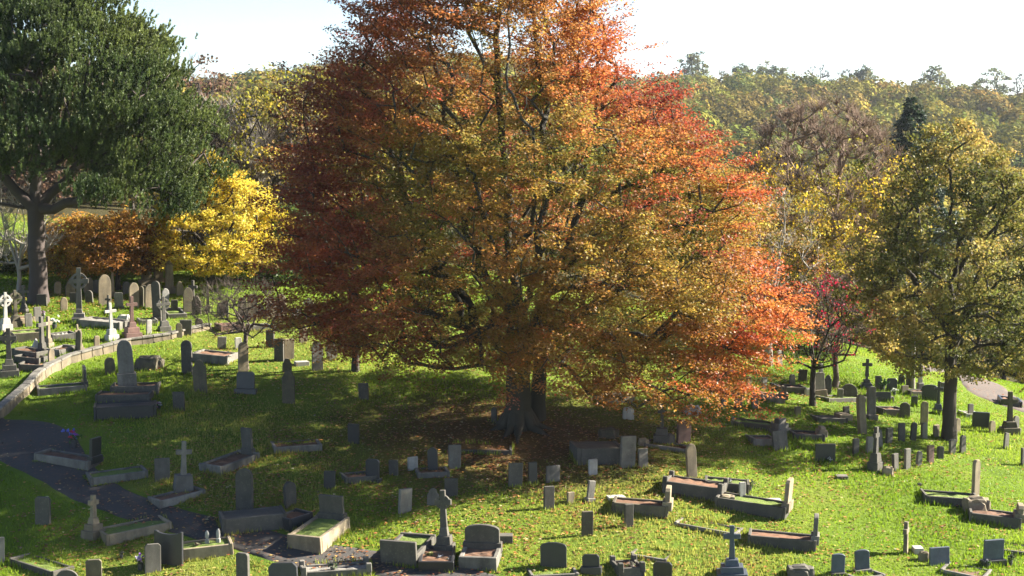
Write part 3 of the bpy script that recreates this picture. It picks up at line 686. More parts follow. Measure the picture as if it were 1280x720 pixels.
def X(px, yt, yb, m, a, label, steps=2, ring=False, wk=.42, bw=None, grp=None, bh=.3, th=.16, lean=0, bm_=None, kerb=None):
    """cross on stepped base"""
    p = at(px, yb); s = scl(p); hm = (yb - yt) / s / .975
    root = empty('cross_monument', p, label, 'cross', grp, R(a)); root.rotation_euler[1] = R(lean + gr.normal(0, 1.8))
    hb = hm * bh; z = 0; B0 = (bw / s if bw else hm * .42)
    FEET.append((p, R(a), B0, B0 * .9))
    for i in range(steps):
        f = 1 - i * .27; hh = hb / steps; bm = bmesh.new()
        bm_box(bm, 0, 0, z - (.25 if i == 0 else -.0), B0 * f, B0 * f * .9, hh + (.25 if i == 0 else 0), top=.94 if i < steps - 1 else .8); finish(bm, 'step', bm_ or m, root); z += hh
    bm = bmesh.new(); cross_bm(bm, z - .01, hm - z, (hm - z) * wk * 1.1, th, ring); finish(bm, 'cross', m, root, .01)
    return root
def O(px, yt, yb, w, m, a, label, top=.72, cap=.12, base=.2, grp=None, name='obelisk', cat='obelisk'):
    """tapered pillar with small pyramid cap on a block"""
    p = at(px, yb); s = scl(p); hm = (yb - yt) / s / .975; wm = w / s
    root = empty(name, p, label, cat, grp, R(a)); bm = bmesh.new(); bm_box(bm, 0, 0, -.25, wm * 1.5, wm * 1.5, .25 + hm * base); finish(bm, 'plinth', m, root)
    bm = bmesh.new(); bm_box(bm, 0, 0, hm * base, wm, wm, hm * (1 - base - cap), top=top); bm_box(bm, 0, 0, hm * (1 - cap) + .002, wm * top, wm * top, hm * cap, top=.1); finish(bm, 'shaft', m, root); return root
def K(hd, ft, wm, h, m, label, fill='grass', head=None, kt=.12, grp=None, name='kerbed_grave', cat='grave', posts=False, fall=.35, fh=None):
    """kerbed grave from its head end to its foot end (picture points on the ground); head = (kind, height m, width m, material, thickness) of a headstone fixed to it"""
    A = at(*hd); B = at(*ft); d = (B - A)[:2]; L = float(np.hypot(*d)); L = max(L, .8); u = d / np.hypot(*d)
    c = (A + B) / 2; rz = math.atan2(u[1], u[0]); slope = (B[2] - A[2]) / L * (1 - fall)
    root = empty(name, c, label, cat, grp, rz); root.rotation_euler[1] = -math.atan(slope)
    h = h * .8; kt = kt * .85; FEET.append((c, rz, L, wm))
    fh = h if fh is None else fh
    for sgn in (1, -1):
        bm = bmesh.new(); bm_box(bm, 0, sgn * (wm / 2 - kt / 2), -.55, L - 2 * kt - .01, kt, .55 + h); finish(bm, 'kerb', m, root, .015)
    for sgn in (1, -1):
        bm = bmesh.new(); bm_box(bm, sgn * (L / 2 - kt / 2), 0, -.55, kt, wm, .55 + h + (.03 if sgn > 0 else .02) + (fh - h if sgn > 0 else 0)); finish(bm, 'kerb', m, root, .015)
    if posts:
        for sx in (1, -1):
            for sy in (1, -1): bm = bmesh.new(); bm_box(bm, sx * (L / 2 - .07), sy * (wm / 2 - .07), h * .3, .19, .19, h * .7 + .17, top=.9); finish(bm, 'corner_post', m, root, .02)
    if fill:
        n = 9; bm = bmesh.new(); vv = {}
        lx, ly = L - 2 * kt + .02, wm - 2 * kt + .02
        for i in range(n + 1):
            for j in range(5): vv[i, j] = bm.verts.new((-lx / 2 + lx * i / n, -ly / 2 + ly * j / 4, (h - .07 if fill != 'ledger' else h - .02) + (gr.normal(0, .018) if fill != 'ledger' else 0)))
        for i in range(n):
            for j in range(4): bm.faces.new((vv[i, j], vv[i + 1, j], vv[i + 1, j + 1], vv[i, j + 1]))
        o = finish(bm, 'ledger_slab' if fill == 'ledger' else 'infill', m if fill == 'ledger' else fill, root, 0)
    if head:
        k, hh, hw, hmt, tt = head; T = Matrix.Translation((-L / 2 + kt / 2 + .0, 0, 0)) @ Matrix.Rotation(-PI / 2, 4, 'Z')
        bm = bmesh.new(); bm_box(bm, 0, .0, h * .4, hw * 1.12, tt * 1.9, h * .6 + .14, M=T); finish(bm, 'plinth', hmt, root)
        bm = bmesh.new(); bm_slab(bm, [(x, z + h + .13) for x, z in profile(k, hw, hh)], tt, M=T); finish(bm, 'tablet', hmt, root)
    return root
def ROCK(px, yb, wpx, hpx, m, label, name='stone_block', cat='stone', grp=None, flat=False, a=0):
    p = at(px, yb); s = scl(p); w_, h_ = wpx / s, hpx / s
    root = bmesh.new()
    if flat: bm_box(root, 0, 0, -.1, w_, max(.45, w_ * .5), .1 + max(h_ * .5, .08))
    else:
        bmesh.ops.create_icosphere(root, subdivisions=3, radius=.5)
        for v in root.verts:
            n = v.co.normalized(); q = Vector((math.copysign(abs(n.x) ** .55, n.x), math.copysign(abs(n.y) ** .55, n.y), math.copysign(abs(n.z) ** .55, n.z)))
            f = 1 + .08 * math.sin(9 * n.x + px) + .07 * math.sin(11 * n.y + 3 * n.z)
            v.co = Vector((q.x * w_ * .5 * f, q.y * w_ * .35 * f, q.z * h_ * .75 * f + h_ * .1))
    o = finish(root, name, m, None, .01 if flat else 0); o.location = tuple(p); o.rotation_euler = (0, 0, R(a)); tag(o, label, cat, grp)
    if not flat:
        for f in o.data.polygons: f.use_smooth = False
    return o
M_petal = leaf_mat('flower_petal', .25)
M_pot = plain_mat('flower_pot', (.05,.05,.055), .5)
M_green = leaf_mat('flower_leaf', .3)
def FL(px, yb, hpx, cols, label, pot='pot', grp=None, gcol=(.07,.13,.03), wide=1.0):
    p = at(px, yb); s = scl(p); h = hpx / s; root = empty('flower_pot', p, label, 'flowers', grp)
    n = 14; r = h * .2; bm = bmesh.new(); rows = []
    for z, q in ((-.03, .7), (h * .25, .95), (h * .45, 1.0), (h * .45, .82), (h * .3, .78)): rows.append([bm.verts.new((r * q * math.cos(2 * PI * i / n), r * q * math.sin(2 * PI * i / n), z)) for i in range(n)])
    for A, B in zip(rows[:-1], rows[1:]):
        for i in range(n): bm.faces.new((A[i], A[(i + 1) % n], B[(i + 1) % n], B[i]))
    finish(bm, 'vase', M_pot, root, 0)
    C = np.array([[0, 0, h * .72]]) + gr.normal(0, 1, (16, 3)) * [h * .17 * wide, h * .17 * wide, h * .13]
    V, Fq, cc = leaves(C, 14, h * .13, (h * .07,) * 3, pick(cols, gr.integers(0, len(cols), 16)), gr, up=.2, jit=.15, aspect=.8)
    link('blossom', np_mesh('blossom', V, Fq, cc), M_petal, root)
    C = np.array([[0, 0, h * .55]]) + gr.normal(0, 1, (10, 3)) * [h * .16, h * .16, h * .1]
    V, Fq, cc = leaves(C, 12, h * .16, (h * .1,) * 3, pick([gcol], np.zeros(10, int)), gr, up=.2, aspect=.4)
    link('greenery', np_mesh('greenery', V, Fq, cc), M_green, root)
# ---- upper left terrace
g1 = 'gravestones on the upper left terrace'
X(7, 366, 412, 'W', 40, 'white ringed cross at the far left edge of the terrace', ring=True, wk=.5, bw=15, th=.14, grp=g1)
X(20, 363, 408, 'M', 35, 'mossy ringed cross just right of the white one at the left edge', ring=True, wk=.5, bw=14, th=.14, grp=g1)
X(30, 357, 391, 'D', -10, 'slim dark cross standing before the foot of the pine', wk=.5, bw=10, th=.14, grp=g1)
X(99, 336, 402, 'G', 12, 'tall grey wheel cross right of the pine trunk', ring=True, wk=.42, bw=19, bh=.24, th=.22, grp=g1, steps=3)
H(88, 351, 373, 12, 'h', 30, 'B', 'buff shouldered headstone behind the tall wheel cross on its left', grp=g1)
H(93, 366, 379, 11, 'f', 0, 'D', 'low dark slab in front of the buff shouldered headstone', grp=g1)
H(111, 347, 366, 12, 'p', 30, 'B', 'small pointed buff headstone right of the tall wheel cross', grp=g1)
H(112, 363, 379, 10, 'r', -10, 'D', 'small round topped dark stone in front of the small pointed buff one', grp=g1)
H(131, 344, 382, 15, 'p', 32, 'B', 'large pointed buff headstone, the tallest plain one on the terrace', grp=g1)
O(141, 340, 371, 4, 'B', 10, 'slim buff pillar right of the large pointed buff headstone', grp=g1, cat='pillar')
X(135, 369, 393, 'D', -12, 'small dark cross low in front of the large pointed buff headstone', bw=9, th=.10, grp=g1)
H(149, 366, 386, 11, 'k', 10, 'G', 'grey chamfered headstone right of the small dark cross', grp=g1, base=3)
H(168, 354, 386, 12, 'p', 32, 'B', 'pointed buff headstone behind the pink cross', grp=g1)
H(176, 358, 384, 8, 'p', -15, 'M', 'narrow mossy pointed headstone between two buff ones', grp=g1)
H(187, 356, 385, 12, 'r', 30, 'B', 'round topped buff headstone right of the pink cross', grp=g1)
H(197, 352, 401, 12, 'r', -14, 'D', 'tall narrow dark round topped headstone behind the small wheel cross', grp=g1, base=5)
H(207, 361, 386, 9, 'p', 30, 'W', 'pale pointed headstone behind the small wheel cross', grp=g1)
X(206, 371, 414, 'G', 25, 'small grey wheel cross near the right end of the terrace wall', ring=True, wk=.52, bw=15, th=.14, grp=g1)
X(140, 379, 425, 'W', 38, 'white cross on steps beside the terrace wall', wk=.42, bw=15, th=.13, grp=g1)
X(165, 371, 422, 'R', 32, 'pink granite cross on a broad stepped base at the terrace edge', wk=.4, bw=22, bh=.38, th=.15, grp=g1, steps=3)
H(186, 400, 418, 7, 'f', 40, 'W', 'small upright white slab near the terrace wall', grp=g1)
H(232, 400, 419, 15, 'f', 12, 'G', 'light grey square slab at the right end of the terrace wall', grp=g1)
O(183, 326, 356, 11, 'B', 25, 'broad buff monument on the grass behind the terrace, left of a taller pair', grp=g1, top=.85, name='stone_monument', cat='monument')
O(198, 329, 352, 10, 'B', 25, 'squat buff monument between two taller ones behind the terrace', grp=g1, top=.9, name='stone_monument', cat='monument')
O(212, 326, 366, 9, 'B', 20, 'tall buff pillar monument with dark foot left of the golden maple', grp=g1, top=.9, name='stone_monument', cat='monument')
H(235, 360, 390, 12, 'p', 22, 'M', 'brown pointed headstone left of the golden maple trunk', grp=g1)
H(246, 370, 393, 12, 'h', -10, 'M', 'broad brownish headstone right beside the brown pointed one', grp=g1)
X(241, 351, 386, 'D', -12, 'black cross standing before the golden maple', bw=10, th=.13, grp=g1)
X(53, 396, 442, 'D', 62, 'tall narrow cross seen nearly edge on at the terrace corner, left of a like one', bw=12, th=.17, grp=g1, wk=.4)
X(61, 396, 434, 'B', 62, 'tall buff cross seen nearly edge on just right of the darker one', bw=11, th=.15, grp=g1, wk=.4)
X(12, 411, 469, 'D', 18, 'ornate dark wheel cross on a stepped base at the left edge', ring=True, wk=.46, bw=24, bh=.34, th=.19, grp=g1, steps=3)
O(45, 423, 434, 8, 'W', 30, 'small white stone pyramid on the terrace grass', grp=g1, top=.3, base=.1, name='stone_pyramid', cat='monument')
H(98, 413, 441, 9, 'r', -25, 'M', 'small mossy arched stone on top of the terrace wall', grp=g1, base=3)
X(101, 405, 440, 'B', 50, 'thin pale cross leaning behind the mossy arched stone', bw=9, th=.09, grp=g1, lean=-7, wk=.34)
H(47, 384, 402, 9, 'f', 38, 'G', 'small grey slab with white flowers in front on the terrace', grp=g1)
H(64, 436, 455, 8, 'p', 45, 'B', 'small pale pointed stone on the terrace wall near the corner', grp=g1)
FL(68, 411, 16, [(.75,.75,.68),(.6,.6,.5)], 'green plant with white blossoms on the terrace grass', gcol=(.05,.15,.03))
FL(54, 399, 11, [(.8,.75,.78),(.55,.35,.5)], 'white and pink bunch beside the small grey terrace slab')
K((106, 404), (158, 410), 1.3, .34, 'G', 'large raised kerbed plot with pale gravel in front of the tall wheel cross', 'gravel', grp=g1)
K((196, 404), (172, 404), .9, .25, 'G', 'low kerbed grave between pink cross and small wheel cross', 'grass', grp=g1)
K((55, 447), (22, 441), 1.0, .3, 'D', 'topmost of the dark kerbed graves stepping down the terrace corner', 'soil', grp=g1)
K((56, 454), (24, 450), .9, .3, 'D', 'middle one of the dark kerbed graves at the terrace corner', 'soil', grp=g1)
K((58, 462), (26, 460), .9, .3, 'D', 'lowest of the dark kerbed graves at the terrace corner', 'soil', grp=g1)
K((52, 420), (5, 424), 1.4, .35, 'B', 'wide buff kerbed plot on the terrace at the left edge', 'grass', grp=g1)
K((88, 436), (66, 444), .8, .25, 'G', 'small kerbed plot behind the wall by the mossy arched stone', 'soil', grp=g1)
ROCK(155, 400, 15, 8, 'W', 'pale rough boulder by the pink cross on the terrace', grp=g1)
K((222, 398), (214, 388), .9, .2, 'G', 'low pale kerbed grave behind the square grey slab', 'grass', grp=g1)
# ---- behind and beside the weeping tree
g2 = 'gravestones behind the weeping tree'
O(260, 354, 389, 4, 'B', 10, 'slim pale post right of the broad brownish headstone', grp=g2, cat='pillar')
H(276, 378, 396, 9, 'p', 25, 'M', 'small brown pointed stone seen through the left twigs of the weeping tree', grp=g2)
H(303, 372, 398, 11, 'p', 25, 'M', 'brown pointed stone left of a taller one behind the weeping tree', grp=g2)
H(315, 368, 399, 13, 'p', 25, 'B', 'tall brown pointed stone behind the middle of the weeping tree', grp=g2)
H(339, 371, 398, 13, 'p', 28, 'B', 'brown buff pointed stone right of the weeping tree', grp=g2)
H(353, 368, 397, 12, 'p', 30, 'B', 'taller buff pointed stone beside the brown buff one', grp=g2)
H(370, 385, 399, 13, 'r', 30, 'W', 'low white rounded stone under the left edge of the beech', grp=g2)
X(386, 373, 400, 'W', 20, 'pale wheel cross half hidden by the left edge of the beech', ring=True, bw=11, th=.11, grp=g2, wk=.6)
H(282, 376, 396, 8, 'f', 10, 'G', 'narrow grey slab beside the small brown pointed stone', grp=g2)
K((302, 410), (272, 412), 1.0, .3, 'R', 'reddish kerbed grave left of the weeping tree trunk', 'soil', grp=g2)
K((336, 410), (310, 411), .9, .22, 'G', 'pale low kerbed grave right of the weeping tree trunk', 'gravel', grp=g2)
H(277, 421, 436, 11, 'f', 22, 'G', 'small square grey stone left of the weeping tree on the open grass', grp=g2)
H(298, 422, 436, 9, 'k', 25, 'W', 'small pale stone close left of the weeping tree trunk', grp=g2)
H(304, 428, 466, 13, 'r', 24, 'B', 'tall buff stone just behind the weeping tree trunk', grp=g2)
H(338, 413, 434, 11, 'f', -12, 'D', 'dark square stone right of the weeping tree', grp=g2)
H(349, 424, 451, 13, 'f', -16, 'D', 'dark upright slab beside a buff slab by the left boughs of the beech', grp=g2)
H(361, 424, 449, 13, 'f', 28, 'B', 'buff upright slab beside the dark slab by the left boughs of the beech', grp=g2)
H(359, 448, 465, 12, 'h', 12, 'M', 'small greenish shouldered stone behind the pointed dark one', grp=g2)
ROCK(377, 456, 17, 9, 'W', 'pale slab lying flat under the left boughs of the beech', grp=g2, flat=True, a=20)
H(397, 427, 463, 14, 'h', 26, 'G', 'tall grey stone under the beech, first from the left', grp=g2)
H(415, 427, 450, 13, 'r', 22, 'G', 'grey rounded stone farther back under the beech', grp=g2)
H(361, 463, 504, 16, 'h', -6, 'M', 'dark pointed shouldered headstone at the edge of the shade', grp=g2)
# ---- left lawn
g3 = 'gravestones on the left lawn'
H(160, 426, 488, 20, 'p', 14, 'G', 'tall grey pointed headstone on a square block, the largest on the left lawn', base=22, grp=g3, t=.2)
H(138, 447, 468, 13, 'r', 18, 'M', 'small mossy stone left of the tallest grey one', grp=g3)
K((108, 484), (46, 490), 1.0, .22, 'G', 'black headstone with pale plinth and a long pale kerb left of the tall grey one', 'grass', head=('k', .62, .78, 'K', .12), grp=g3)
ROCK(187, 459, 34, 17, 'M', 'long mossy rough stone behind the tall grey headstone', grp=g3)
H(234, 426, 468, 14, 'r', -8, 'D', 'dark arched headstone on the sunny grass, left of a grey brown one', grp=g3)
H(251, 450, 491, 17, 'h', -4, 'M', 'grey brown tapering headstone left of the black leaning slab', grp=g3)
H(224, 490, 513, 15, 'f', -8, 'D', 'dark square stone in the shade below the arched one', grp=g3)
K((246, 446), (292, 452), 1.3, .35, 'G', 'grey kerbed plot between the arched stone and the weeping tree', 'soil', grp=g3)
H(307, 465, 491, 23, 'k', -4, 'K', 'black slab leaning on a dark plinth below the weeping tree', base=5, lean=9, grp=g3)
K((200, 487), (140, 489), 1.1, .32, 'D', 'dark kerbed grave at the foot of the tall grey headstone', 'soil', grp=g3)
K((190, 499), (122, 500), 1.1, .35, 'D', 'wide dark kerbed grave, second below the tall grey headstone', 'soil', grp=g3)
K((196, 515), (118, 520), 1.2, .5, 'K', 'black raised tomb, lowest below the tall grey headstone', 'ledger', grp=g3)
FL(199, 512, 11, [(.6,.6,.58),(.4,.2,.3)], 'small pot with pale flowers right of the black raised tomb')
FL(92, 560, 24, [(.30,.10,.45),(.50,.06,.08),(.15,.18,.55)], 'tall pot of purple and red flowers beside the asphalt path', wide=1.3)
K((120, 583), (52, 570), 1.0, .28, 'G', 'kerbed grave by the path with a black headstone', 'soil', head=('f', .68, .60, 'K', .13), grp=g3)
K((182, 590), (110, 602), 1.1, .24, 'G', 'long pale kerbed grave between black headstone and stone cross', 'grass', grp=g3)
H(203, 573, 601, 19, 'f', 18, 'G', 'grey slab beside the shaded stone cross', grp=g3)
X(229, 552, 613, 'G', 20, 'shaded grey stone cross on a square block left of the kerbed pair', steps=1, bw=25, bh=.32, grp=g3, th=.17, wk=.42)
K((250, 614), (192, 632), .9, .22, 'G', 'pale kerbed grave strewn with red leaves below the shaded cross', 'soil', grp=g3)
K((312, 570), (262, 592), 1.1, .3, 'G', 'kerbed grave with a dark slab right of the shaded cross', 'soil', head=('f', .78, .50, 'D', .12), grp=g3)
H(306, 586, 638, 23, 'r', -12, 'D', 'tall dark arched headstone with sunlit right edge in the shade', grp=g3, t=.16)
H(363, 602, 633, 16, 'r', 40, 'D', 'dark rounded stone with one pale side right of the tall arched one', grp=g3, t=.16)
H(412, 589, 612, 15, 'f', -8, 'K', 'small black slab in deep shade above the wide grey one', grp=g3)
K((400, 556), (340, 560), 1.2, .16, 'G', 'low broken kerbed grave in the shade left of the beech', 'soil', grp=g3)
H(54, 621, 655, 20, 'k', -10, 'D', 'dark chamfered headstone on the grass below the path', grp=g3, t=.14)
X(117, 619, 670, 'B', 58, 'buff stone cross on three steps lit from the right', bw=25, bh=.45, grp=g3, th=.17, steps=3, wk=.46)
K((208, 653), (126, 674), 1.2, .24, 'B', 'wide buff kerbed lawn grave right of the buff cross', 'grass', grp=g3)
K((218, 694), (290, 684), 1.1, .34, 'B', 'buff kerbed grave behind the broad black slab, with two white ornaments', 'grass', grp=g3)
H(211, 664, 705, 38, 'c', -16, 'K', 'broad black slab with bright right edge below the path', grp=g3, t=.12)
H(191, 680, 715, 20, 'k', 22, 'G', 'grey headstone with purple flowers at its left', grp=g3)
H(118, 699, 730, 20, 'k', 8, 'M', 'brownish headstone cut by the bottom edge, left of the purple flowers', grp=g3)
H(84, 712, 745, 30, 'r', 6, 'D', 'broad round topped stone at the bottom edge near the left corner', grp=g3)
H(0, 672, 704, 12, 'f', 20, 'G', 'grey slab cut by the left edge', grp=g3)
FL(176, 712, 20, [(.45,.25,.60),(.65,.55,.72),(.35,.15,.5)], 'dark vase of purple flowers beside a grey headstone')
FL(152, 698, 10, [(.06,.07,.05),(.1,.1,.08)], 'small dark urn alone on the sunny grass', gcol=(.05,.06,.04))
K((24, 697), (80, 718), .9, .14, 'D', 'low dark kerbed grave near the bottom left corner', 'grass', grp=g3)
K((356, 650), (276, 660), 1.3, .5, 'D', 'long dark ledger tomb in the shade below the tall arched headstone', 'ledger', grp=g3)
K((382, 648), (352, 660), .9, .4, 'K', 'short black kerb block right of the long dark tomb', 'soil', grp=g3)
K((418, 657), (380, 690), 1.25, .55, 'B', 'raised kerbed grave with a wide grey headstone beside the path', 'grass', head=('f', .62, .90, 'D', .14), grp=g3, kt=.16)
for i, (px, py) in enumerate([(259, 682), (273, 681)]):
    p = at(px, py + 2); root = empty('white_ornament', p + [0, 0, .22], ['small white ornament on the buff kerbed grave, the left one', 'taller white ornament on the buff kerbed grave, the right one'][i], 'ornament', 'white grave ornaments')
    bm = bmesh.new(); bm_box(bm, 0, 0, -.2, .13, .13, .26); finish(bm, 'base', 'W', root)
    bm = bmesh.new(); bmesh.ops.create_icosphere(bm, subdivisions=2, radius=.5)
    for v in bm.verts: v.co = Vector((v.co.x * .14, v.co.y * .12, v.co.z * (.3 + .1 * i) + .2))
    finish(bm, 'figure', 'W', root, 0)
FL(246, 690, 13, [(.1,.05,.05),(.5,.45,.3)], 'dark vase with dry flowers on the buff kerbed grave')
H(304, 691, 724, 18, 'k', -26, 'D', 'grey slab with bright right edge at the bottom, left of a wider one', grp=g3, t=.14)
H(355, 704, 736, 37, 'k', -8, 'K', 'wide black headstone cut by the bottom edge beside the path', grp=g3, t=.14)
K((462, 712), (376, 718), 1.0, .22, 'G', 'pale kerbed grave at the bottom edge with dark flower vase', 'gravel', grp=g3, posts=True)
FL(416, 717, 16, [(.1,.1,.08),(.3,.3,.2)], 'dark vase of greenery on the bottom kerbed grave')
# ---- middle, in and below the shade of the beech
g4 = 'gravestones below the beech'
H(455, 479, 500, 13, 'f', -10, 'D', 'dark square stone alone on the grass left of the beech trunk', grp=g4)
H(442, 530, 554, 15, 'f', -10, 'K', 'black slab deep in shade left of the beech trunk', grp=g4)
H(568, 556, 585, 16, 'f', 18, 'G', 'light grey slab catching sun in the beech shade', grp=g4)
H(541, 560, 587, 13, 'r', -6, 'K', 'black rounded stone just left of the light grey slab', grp=g4)
H(516, 571, 587, 13, 'f', 36, 'W', 'small pale slanted stone in the beech shade', grp=g4)
H(492, 575, 594, 12, 'f', -6, 'D', 'dark low slab, middle one of the shaded row', grp=g4)
H(466, 574, 601, 18, 'k', -14, 'K', 'dark headstone at the left end of the shaded row', grp=g4, base=3)
H(564, 598, 620, 17, 'f', -6, 'D', 'dark slab behind the ornate wheel cross on its right', grp=g4)
H(506, 611, 640, 17, 'f', 42, 'G', 'grey slab with sunlit face left of the ornate wheel cross', grp=g4, t=.14)
H(541, 610, 631, 15, 'h', -10, 'G', 'grey shouldered stone touching the ornate wheel cross on its left', grp=g4)
X(556, 613, 690, 'D', -10, 'ornate dark wheel cross with a mossy top near the bottom', ring=True, wk=.40, bw=25, bh=.40, th=.19, grp=g4, steps=3)
K((548, 690), (545, 716), 1.15, .35, 'K', 'dark kerbed grave in front of the ornate wheel cross filled with pots', 'soil', grp=g4)
FL(536, 702, 14, [(.5,.45,.2),(.3,.3,.1)], 'small pot with yellowish grass on the dark kerbed grave, the left one')
FL(550, 705, 13, [(.25,.25,.28),(.5,.5,.5)], 'round grey pot on the dark kerbed grave below the cross, the middle one')
FL(563, 706, 12, [(.5,.5,.48),(.2,.2,.2)], 'small dark pot with pale blossoms on the dark kerbed grave, the right one')
K((524, 676), (498, 708), 1.25, .42, 'D', 'kerbed lawn grave with a high dark footstone left of the ornate cross', 'grass', grp=g4, fh=.75, kt=.16)
K((604, 692), (597, 713), 1.25, .45, 'G', 'kerbed grave of brown litter with broad rounded dark headstone', 'soil', head=('s', .62, 1.15, 'D', .14), grp=g4, kt=.16)
ROCK(624, 675, 34, 14, 'D', 'flat dark ledger slab lying right of the rounded dark headstone', grp=g4, flat=True)
H(644, 579, 608, 18, 'f', 14, 'D', 'dark slab in the shade right below the beech trunk, left of a narrower one', grp=g4)
H(666, 578, 605, 12, 'f', 20, 'K', 'narrow black slab right below the beech trunk', grp=g4, t=.14)
H(691, 582, 602, 18, 'f', 30, 'G', 'pale slab striped by shade right of the narrow black one', grp=g4)
H(741, 574, 593, 12, 'f', 26, 'W', 'small pale slab in front of the large kerb tomb', grp=g4)
H(686, 608, 636, 14, 'f', 20, 'D', 'dark upright slab at the edge of sun, left of a tiny pale one', grp=g4, t=.13)
H(713, 615, 629, 10, 'f', 30, 'B', 'tiny pale square stone between two taller slabs', grp=g4)
H(737, 601, 626, 10, 'f', 28, 'G', 'narrow pale stone on a base leaning to the right', grp=g4, base=4, side=6)
H(734, 639, 669, 15, 'f', 14, 'M', 'grey brown upright slab alone on the sunny grass', grp=g4, t=.13)
H(786, 630, 658, 12, 'f', 22, 'D', 'narrow dark slab with its left side in shade before a kerbed grave', grp=g4, t=.14)
H(692, 678, 708, 33, 's', -4, 'K', 'broad black curved top headstone near the bottom middle', grp=g4)
H(739, 693, 716, 22, 'k', -8, 'K', 'black headstone on a wide base near the bottom, right of the broad one', base=8, grp=g4)
K((775, 572), (716, 572), 1.5, .62, 'D', 'large raised dark kerb tomb below the beech', 'ledger', grp=g4, kt=.18)
H(784, 545, 584, 20, 'f', 22, 'G', 'tall grey slab at the right end of the large kerb tomb', grp=g4, t=.16)
H(804, 561, 584, 13, 'f', 22, 'G', 'low grey slab right beside the tall grey one', grp=g4)
ROCK(804, 556, 13, 10, 'B', 'pale rough stone behind the low grey slab', grp=g4)
ROCK(785, 523, 14, 17, 'W', 'broken pale stone on the sunny grass behind the beech', grp=g4)
K((784, 498), (750, 502), 1.0, .3, 'G', 'pale kerbed grave glimpsed under the right boughs of the beech', 'ledger', grp=g4)
H(618, 509, 528, 8, 'p', -10, 'D', 'tiny dark pointed stone just left of the beech trunk', grp=g4)
ROCK(760, 545, 26, 12, 'M', 'mossy rubble heap in the shade behind the large kerb tomb', grp=g4, name='rubble', cat='rubble')
K((640, 563), (560, 560), 1.0, .08, 'D', 'sunken dark kerbed grave in the deepest shade before the trunk', 'soil', grp=g4)
K((720, 713), (660, 716), 1.1, .05, 'G', 'sunken kerb round the grass by the broad black headstone', 'grass', grp=g4)
ROCK(770, 623, 22, 6, 'W', 'pale strip of stone lying on the grass above the kerbed grave', grp=g4, flat=True, a=12)
K((800, 712), (768, 714), 1.1, .28, 'D', 'dark kerbed grave cluttered with pots at the bottom edge', 'soil', grp=g4, posts=True)
FL(775, 716, 13, [(.35,.2,.1),(.5,.4,.3)], 'pot of brown flowers on the dark bottom kerbed grave')
FL(789, 716, 15, [(.4,.35,.3),(.1,.1,.08)], 'pot of faded flowers on the dark bottom kerbed grave')
H(828, 702, 724, 24, 'k', -8, 'K', 'black headstone cut by the bottom edge right of the pots', grp=g4)
K((838, 698), (792, 688), .9, .03, 'G', 'nearly buried pale kerb in the grass above the black bottom headstone', 'grass', grp=g4)
# ---- sunny slope at the lower right
g5 = 'kerbed graves on the sunny slope'
K((836, 641), (766, 634), 1.0, .38, 'M', 'dark sided kerbed grave with a squat fluted buff headstone', 'soil', head=('k', .48, .80, 'B', .18), grp=g5)
K((905, 622), (832, 609), 1.2, .50, 'D', 'dark sided kerbed grave with corner posts, above the longest one', 'soil', grp=g5, posts=True)
K((985, 645), (897, 627), 1.1, .42, 'D', 'longest dark sided kerbed grave with a tall buff chamfered headstone', 'grass', head=('k', .82, .78, 'B', .15), grp=g5)
K((936, 613), (880, 606), 1.0, .34, 'D', 'dark sided kerbed grave with a white stone, highest of the sunny group', 'grass', grp=g5)
H(928, 603, 627, 9, 'f', 20, 'W', 'small white upright stone between two kerbed graves', grp=g5)
FL(911, 610, 13, [(.5,.5,.5),(.1,.05,.1)], 'dark pot with pale flowers above the white stone')
FL(937, 614, 14, [(.12,.14,.08),(.2,.2,.1)], 'dark green potted plant right of the small white stone', wide=1.3)
ROCK(907, 630, 24, 14, 'B', 'buff stone block at the end of the post cornered grave', grp=g5)
K((925, 668), (848, 650), .95, .08, 'G', 'low pale rectangular kerb sunk in the sunny grass', 'grass', grp=g5)
K((1020, 684), (935, 674), 1.0, .36, 'D', 'dark sided kerbed grave with a grey rounded headstone, lowest of the group', 'soil', head=('s', .70, .66, 'G', .15), grp=g5)
ROCK(963, 627, 26, 6, 'W', 'pale slab lying on the grass behind the tall buff headstone', grp=g5, flat=True)
X(915, 657, 722, 'N', -4, 'dark latin cross on three square steps at the bottom', bw=40, bh=.36, grp=g5, steps=3, th=.16, wk=.46)
ROCK(1000, 720, 34, 16, 'D', 'dark block at the bottom edge left of the blue grey pair', grp=g5)
H(1047, 692, 718, 17, 's', 6, 'N', 'blue grey headstone near the bottom, left one of a pair', base=3, grp=g5, bm_='D')
H(1078, 687, 714, 19, 's', 10, 'N', 'blue grey headstone near the bottom, right one of a pair', base=3, grp=g5, bm_='G')
K((1095, 716), (1060, 722), 1.0, .08, 'G', 'low kerb before the right one of the blue grey pair', 'grass', grp=g5)
X(1132, 652, 692, 'B', 66, 'weathered buff cross seen nearly edge on in the open grass', steps=1, bw=7, bh=.12, grp=g5, th=.17, wk=.4)
ROCK(1147, 690, 12, 13, 'W', 'small white stone block right of the edge on cross', grp=g5, flat=True)
ROCK(1155, 700, 14, 13, 'B', 'buff stone block under the white one', grp=g5)
H(1174, 684, 706, 27, 'f', 14, 'N', 'wide dark slab right of the small stone blocks', grp=g5)
K((1180, 708), (1235, 722), 1.2, .10, 'G', 'low kerb of brown gravel below the wide dark slab', 'soil', grp=g5)
H(1241, 674, 706, 27, 'f', 14, 'N', 'dark headstone on a wide base with flowers near the lower right corner', base=7, grp=g5, bm_='K')
FL(1235, 709, 12, [(.4,.38,.4),(.1,.1,.1)], 'pot of pale flowers left of the dark headstone near the lower right corner')
FL(1263, 706, 14, [(.06,.07,.05),(.1,.12,.06)], 'dark potted plant right of the dark headstone near the lower right corner', wide=1.3)
